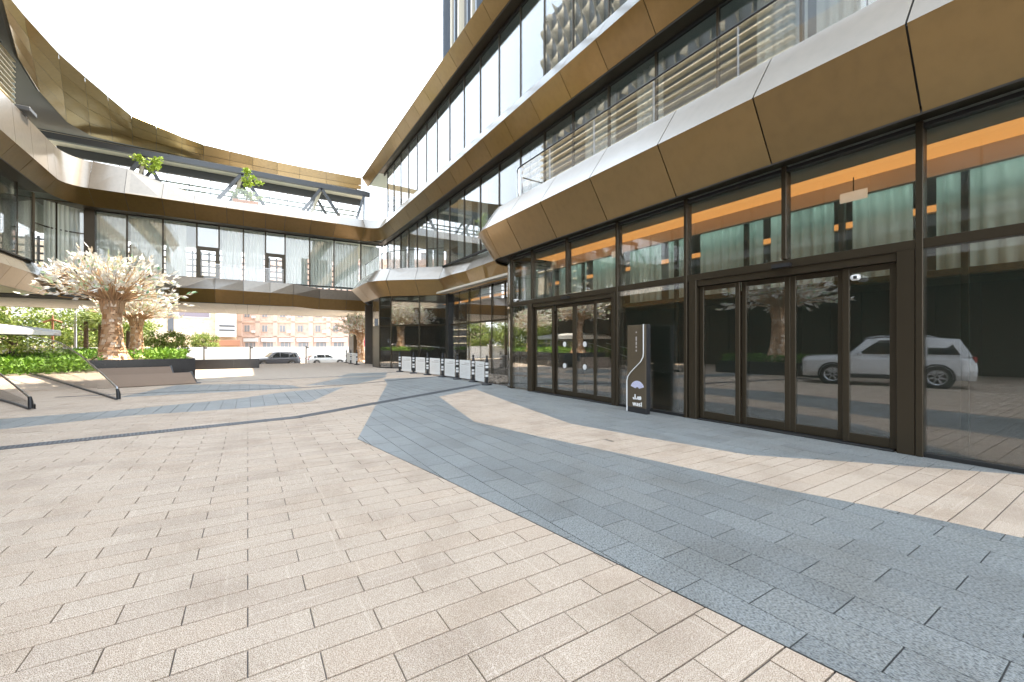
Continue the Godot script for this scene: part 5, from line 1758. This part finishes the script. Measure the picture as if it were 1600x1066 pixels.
	# benches before the planter
	for q in [[Vector3(-3.0, 0, -19.75), 2.7, "long stone bench with slanted end standing free before the planter"], [Vector3(-3.55, 0, -20.18), 2.5, "long stone bench pushed against the black granite planter"]]:
		var bt := thing("stone_bench", q[2], "bench", q[0], 0.24, "benches before the planter")
		var w: float = q[1]
		var h := 0.44 if q[1] > 2.6 else 0.66
		g = Geo.new()
		g.slab4(Vector3(-w * 0.5, 0.02, 0.2), Vector3(w * 0.5, 0.02, 0.2), Vector3(w * 0.5 - 0.18, h, 0.1), Vector3(-w * 0.5 + 0.1, h, 0.1), 0.24, Vector3(0, 0.2, 1))
		part(bt, "seat_block", g, M.bench_stone)
		g = Geo.new()
		g.bar(Vector3(w * 0.5 + 0.0, 0.0, 0.0), Vector3(w * 0.5 - 0.15, h + 0.02, -0.08), 0.2, 0.05, 0.005)
		g.bar(Vector3(w * 0.5 - 0.05, 0.02, 0.05), Vector3(w * 0.5 + 0.14, 0.02, 0.05), 0.2, 0.04, 0.005)
		part(bt, "end_bracket", g, M.steel_dark)
	# escalator balustrades
	balustrade("glass escalator balustrade with sloping steel handrail beside the planter", [[-2.99, -15.24, 0.0, 0.34], [-3.6, -16.8, 0.0, 0.62], [-4.75, -19.65, 0.0, 1.12], [-6.2, -23.3, 0.0, 1.55], [-7.33, -26.13, 0.0, 1.72], [-11.1, -35.3, 0.0, 2.05]], false)
	balustrade("glass escalator balustrade with dark skirt closest to the louvred wing", [[-4.25, -14.07, 0.0, 0.28], [-4.9, -15.4, 0.0, 0.48], [-5.58, -16.72, 0.0, 0.70], [-6.9, -19.4, 0.0, 1.1], [-9.0, -24.5, 0.0, 1.6]], true)
	# white shell canopy over the escalator head
	var c := thing("shell_canopy", "white curved shell canopy on slim posts over the escalator head", "canopy", Vector3(-12.3, 0, -31.6), 0.6)
	g = Geo.new()
	var nx := 14
	var grid := []
	for i in nx + 1:
		var s := float(i) / nx * 2.0 - 1.0
		var row := []
		for j in 7:
			var tt := j / 6.0 * 2.0 - 1.0
			var hw := 1.3 * sqrt(maxf(0.0, 1.0 - pow(absf(s), 3.0))) + 0.05
			row.append(Vector3(s * 4.0, 2.28 + 0.34 * (1.0 - s * s) - 0.22 * tt * tt, tt * hw))
		grid.append(row)
	for i in nx:
		for j in 6:
			g.quad(grid[i][j], grid[i][j + 1], grid[i + 1][j + 1], grid[i + 1][j])
			var dn := Vector3(0, -0.30 * (1.0 - pow(absf(float(i) / nx * 2.0 - 1.0), 2.0)) - 0.08, 0)
			var dn2 := Vector3(0, -0.30 * (1.0 - pow(absf(float(i + 1) / nx * 2.0 - 1.0), 2.0)) - 0.08, 0)
			g.quad(grid[i][j] + dn, grid[i + 1][j] + dn2, grid[i + 1][j + 1] + dn2, grid[i][j + 1] + dn)
			if j == 0: g.quad(grid[i][0], grid[i + 1][0], grid[i + 1][0] + dn2, grid[i][0] + dn)
			if j == 5: g.quad(grid[i][6], grid[i][6] + dn, grid[i + 1][6] + dn2, grid[i + 1][6])
	part(c, "shell", g, M.white_shell)
	for x in [-2.6, 0.4, 2.7]:
		g = Geo.new()
		g.lathe([[0.05, 0.0], [0.05, 2.5 - 0.03 * x * x]], 10, Vector3(x, 0, 0))
		part(c, "post", g, M.steel)
	# sport utility car waiting outside the frame, mirrored in the entrance glass
	car("white_car", "white sport utility car with roof rails mirrored in the entrance glass", "white_paint", Vector3(-4.7, 0.0, -6.0), -0.42, true)
	# cameras on the glass
	for q in [[Vector3(7.56, 2.48, -2.52), "small white camera at the door head next to the wide fixed pane"], [Vector3(7.5, 2.95, -11.7), "white box camera fixed on the mullion by the curved corner"]]:
		var k := thing("security_camera", q[1], "camera", q[0])
		part(k, "housing", one_box(Vector3(0.09, 0.08, 0.12), 0.025), M.white_shell)
		part(k, "bracket", one_box(Vector3(0.08, 0.04, 0.05)), M.white_shell, Vector3(0.07, 0.03, 0))
		part(k, "lens", one_box(Vector3(0.02, 0.045, 0.05), 0.01), M.black_plastic, Vector3(-0.042, 0, 0.01))

func fan_mesh() -> Geo:
	var g := Geo.new()
	for k in 9:
		var a0 := deg_to_rad(lerpf(18, 162, k / 9.0)) + 0.012
		var a1 := deg_to_rad(lerpf(18, 162, (k + 1) / 9.0)) - 0.012
		var p := func(r: float, a: float) -> Vector3: return Vector3(0.0, r * sin(a) * 0.92, -r * cos(a))
		g.slab4(p.call(0.05, a0), p.call(0.05, a1), p.call(0.2, a1), p.call(0.2, a0), 0.004, Vector3(-1, 0, 0))
	return g

func balustrade(label: String, st: Array, skirt: bool) -> void:      # stations: x, z, base, top
	var b := thing("escalator_balustrade", label, "balustrade", Vector3.ZERO, 0.0, "escalator balustrades")
	var rp := [Vector3(st[0][0] + 0.06, 0.03, st[0][1] + 0.13), Vector3(st[0][0] + 0.05, 0.18, st[0][1] + 0.11), Vector3(st[0][0] + 0.02, 0.28, st[0][1] + 0.04)]
	for i in st.size():
		rp.append(Vector3(st[i][0], st[i][3], st[i][1]))
		if i == 0: continue
		var a := Vector3(st[i - 1][0], 0.04, st[i - 1][1])
		var c := Vector3(st[i][0], 0.04, st[i][1])
		var ins := inset(a, c, 0.006)
		var g := Geo.new()
		var n := Vector3(-(c - a).z, 0, (c - a).x).normalized()
		g.slab4(ins[0], ins[1], ins[1] + Vector3(0, st[i][3] - 0.04, 0), ins[0] + Vector3(0, st[i - 1][3] - 0.04, 0), 0.012, n)
		part(b, "glass_panel", g, M.glass_clear)
		rail(b, "base_channel", a - Vector3(0, 0.015, 0), c - Vector3(0, 0.015, 0), 0.06, 0.05, M.steel_dark)
		if skirt:
			var g2 := Geo.new()
			g2.slab4(a + n * 0.1 - Vector3(0, 0.04, 0), c + n * 0.1 - Vector3(0, 0.04, 0), c + n * 0.1 + Vector3(0, 0.07 + 0.06 * i, 0), a + n * 0.1 + Vector3(0, 0.01 + 0.06 * i, 0), 0.02, n)
			part(b, "skirt_panel", g2, M.frame_dark)
	var rr := []
	for p in rp: rr.append(0.024)
	var g := Geo.new()
	g.tube(rp, rr, 10)
	part(b, "handrail", g, M.steel)
	g = Geo.new()
	g.tube([rp[0] + Vector3(0.01, 0, 0.02), rp[1] + Vector3(0.01, 0, 0.02), rp[2] + Vector3(0.005, 0.01, 0.02)], [0.045, 0.045, 0.035], 10)
	part(b, "newel", g, M.black_plastic)
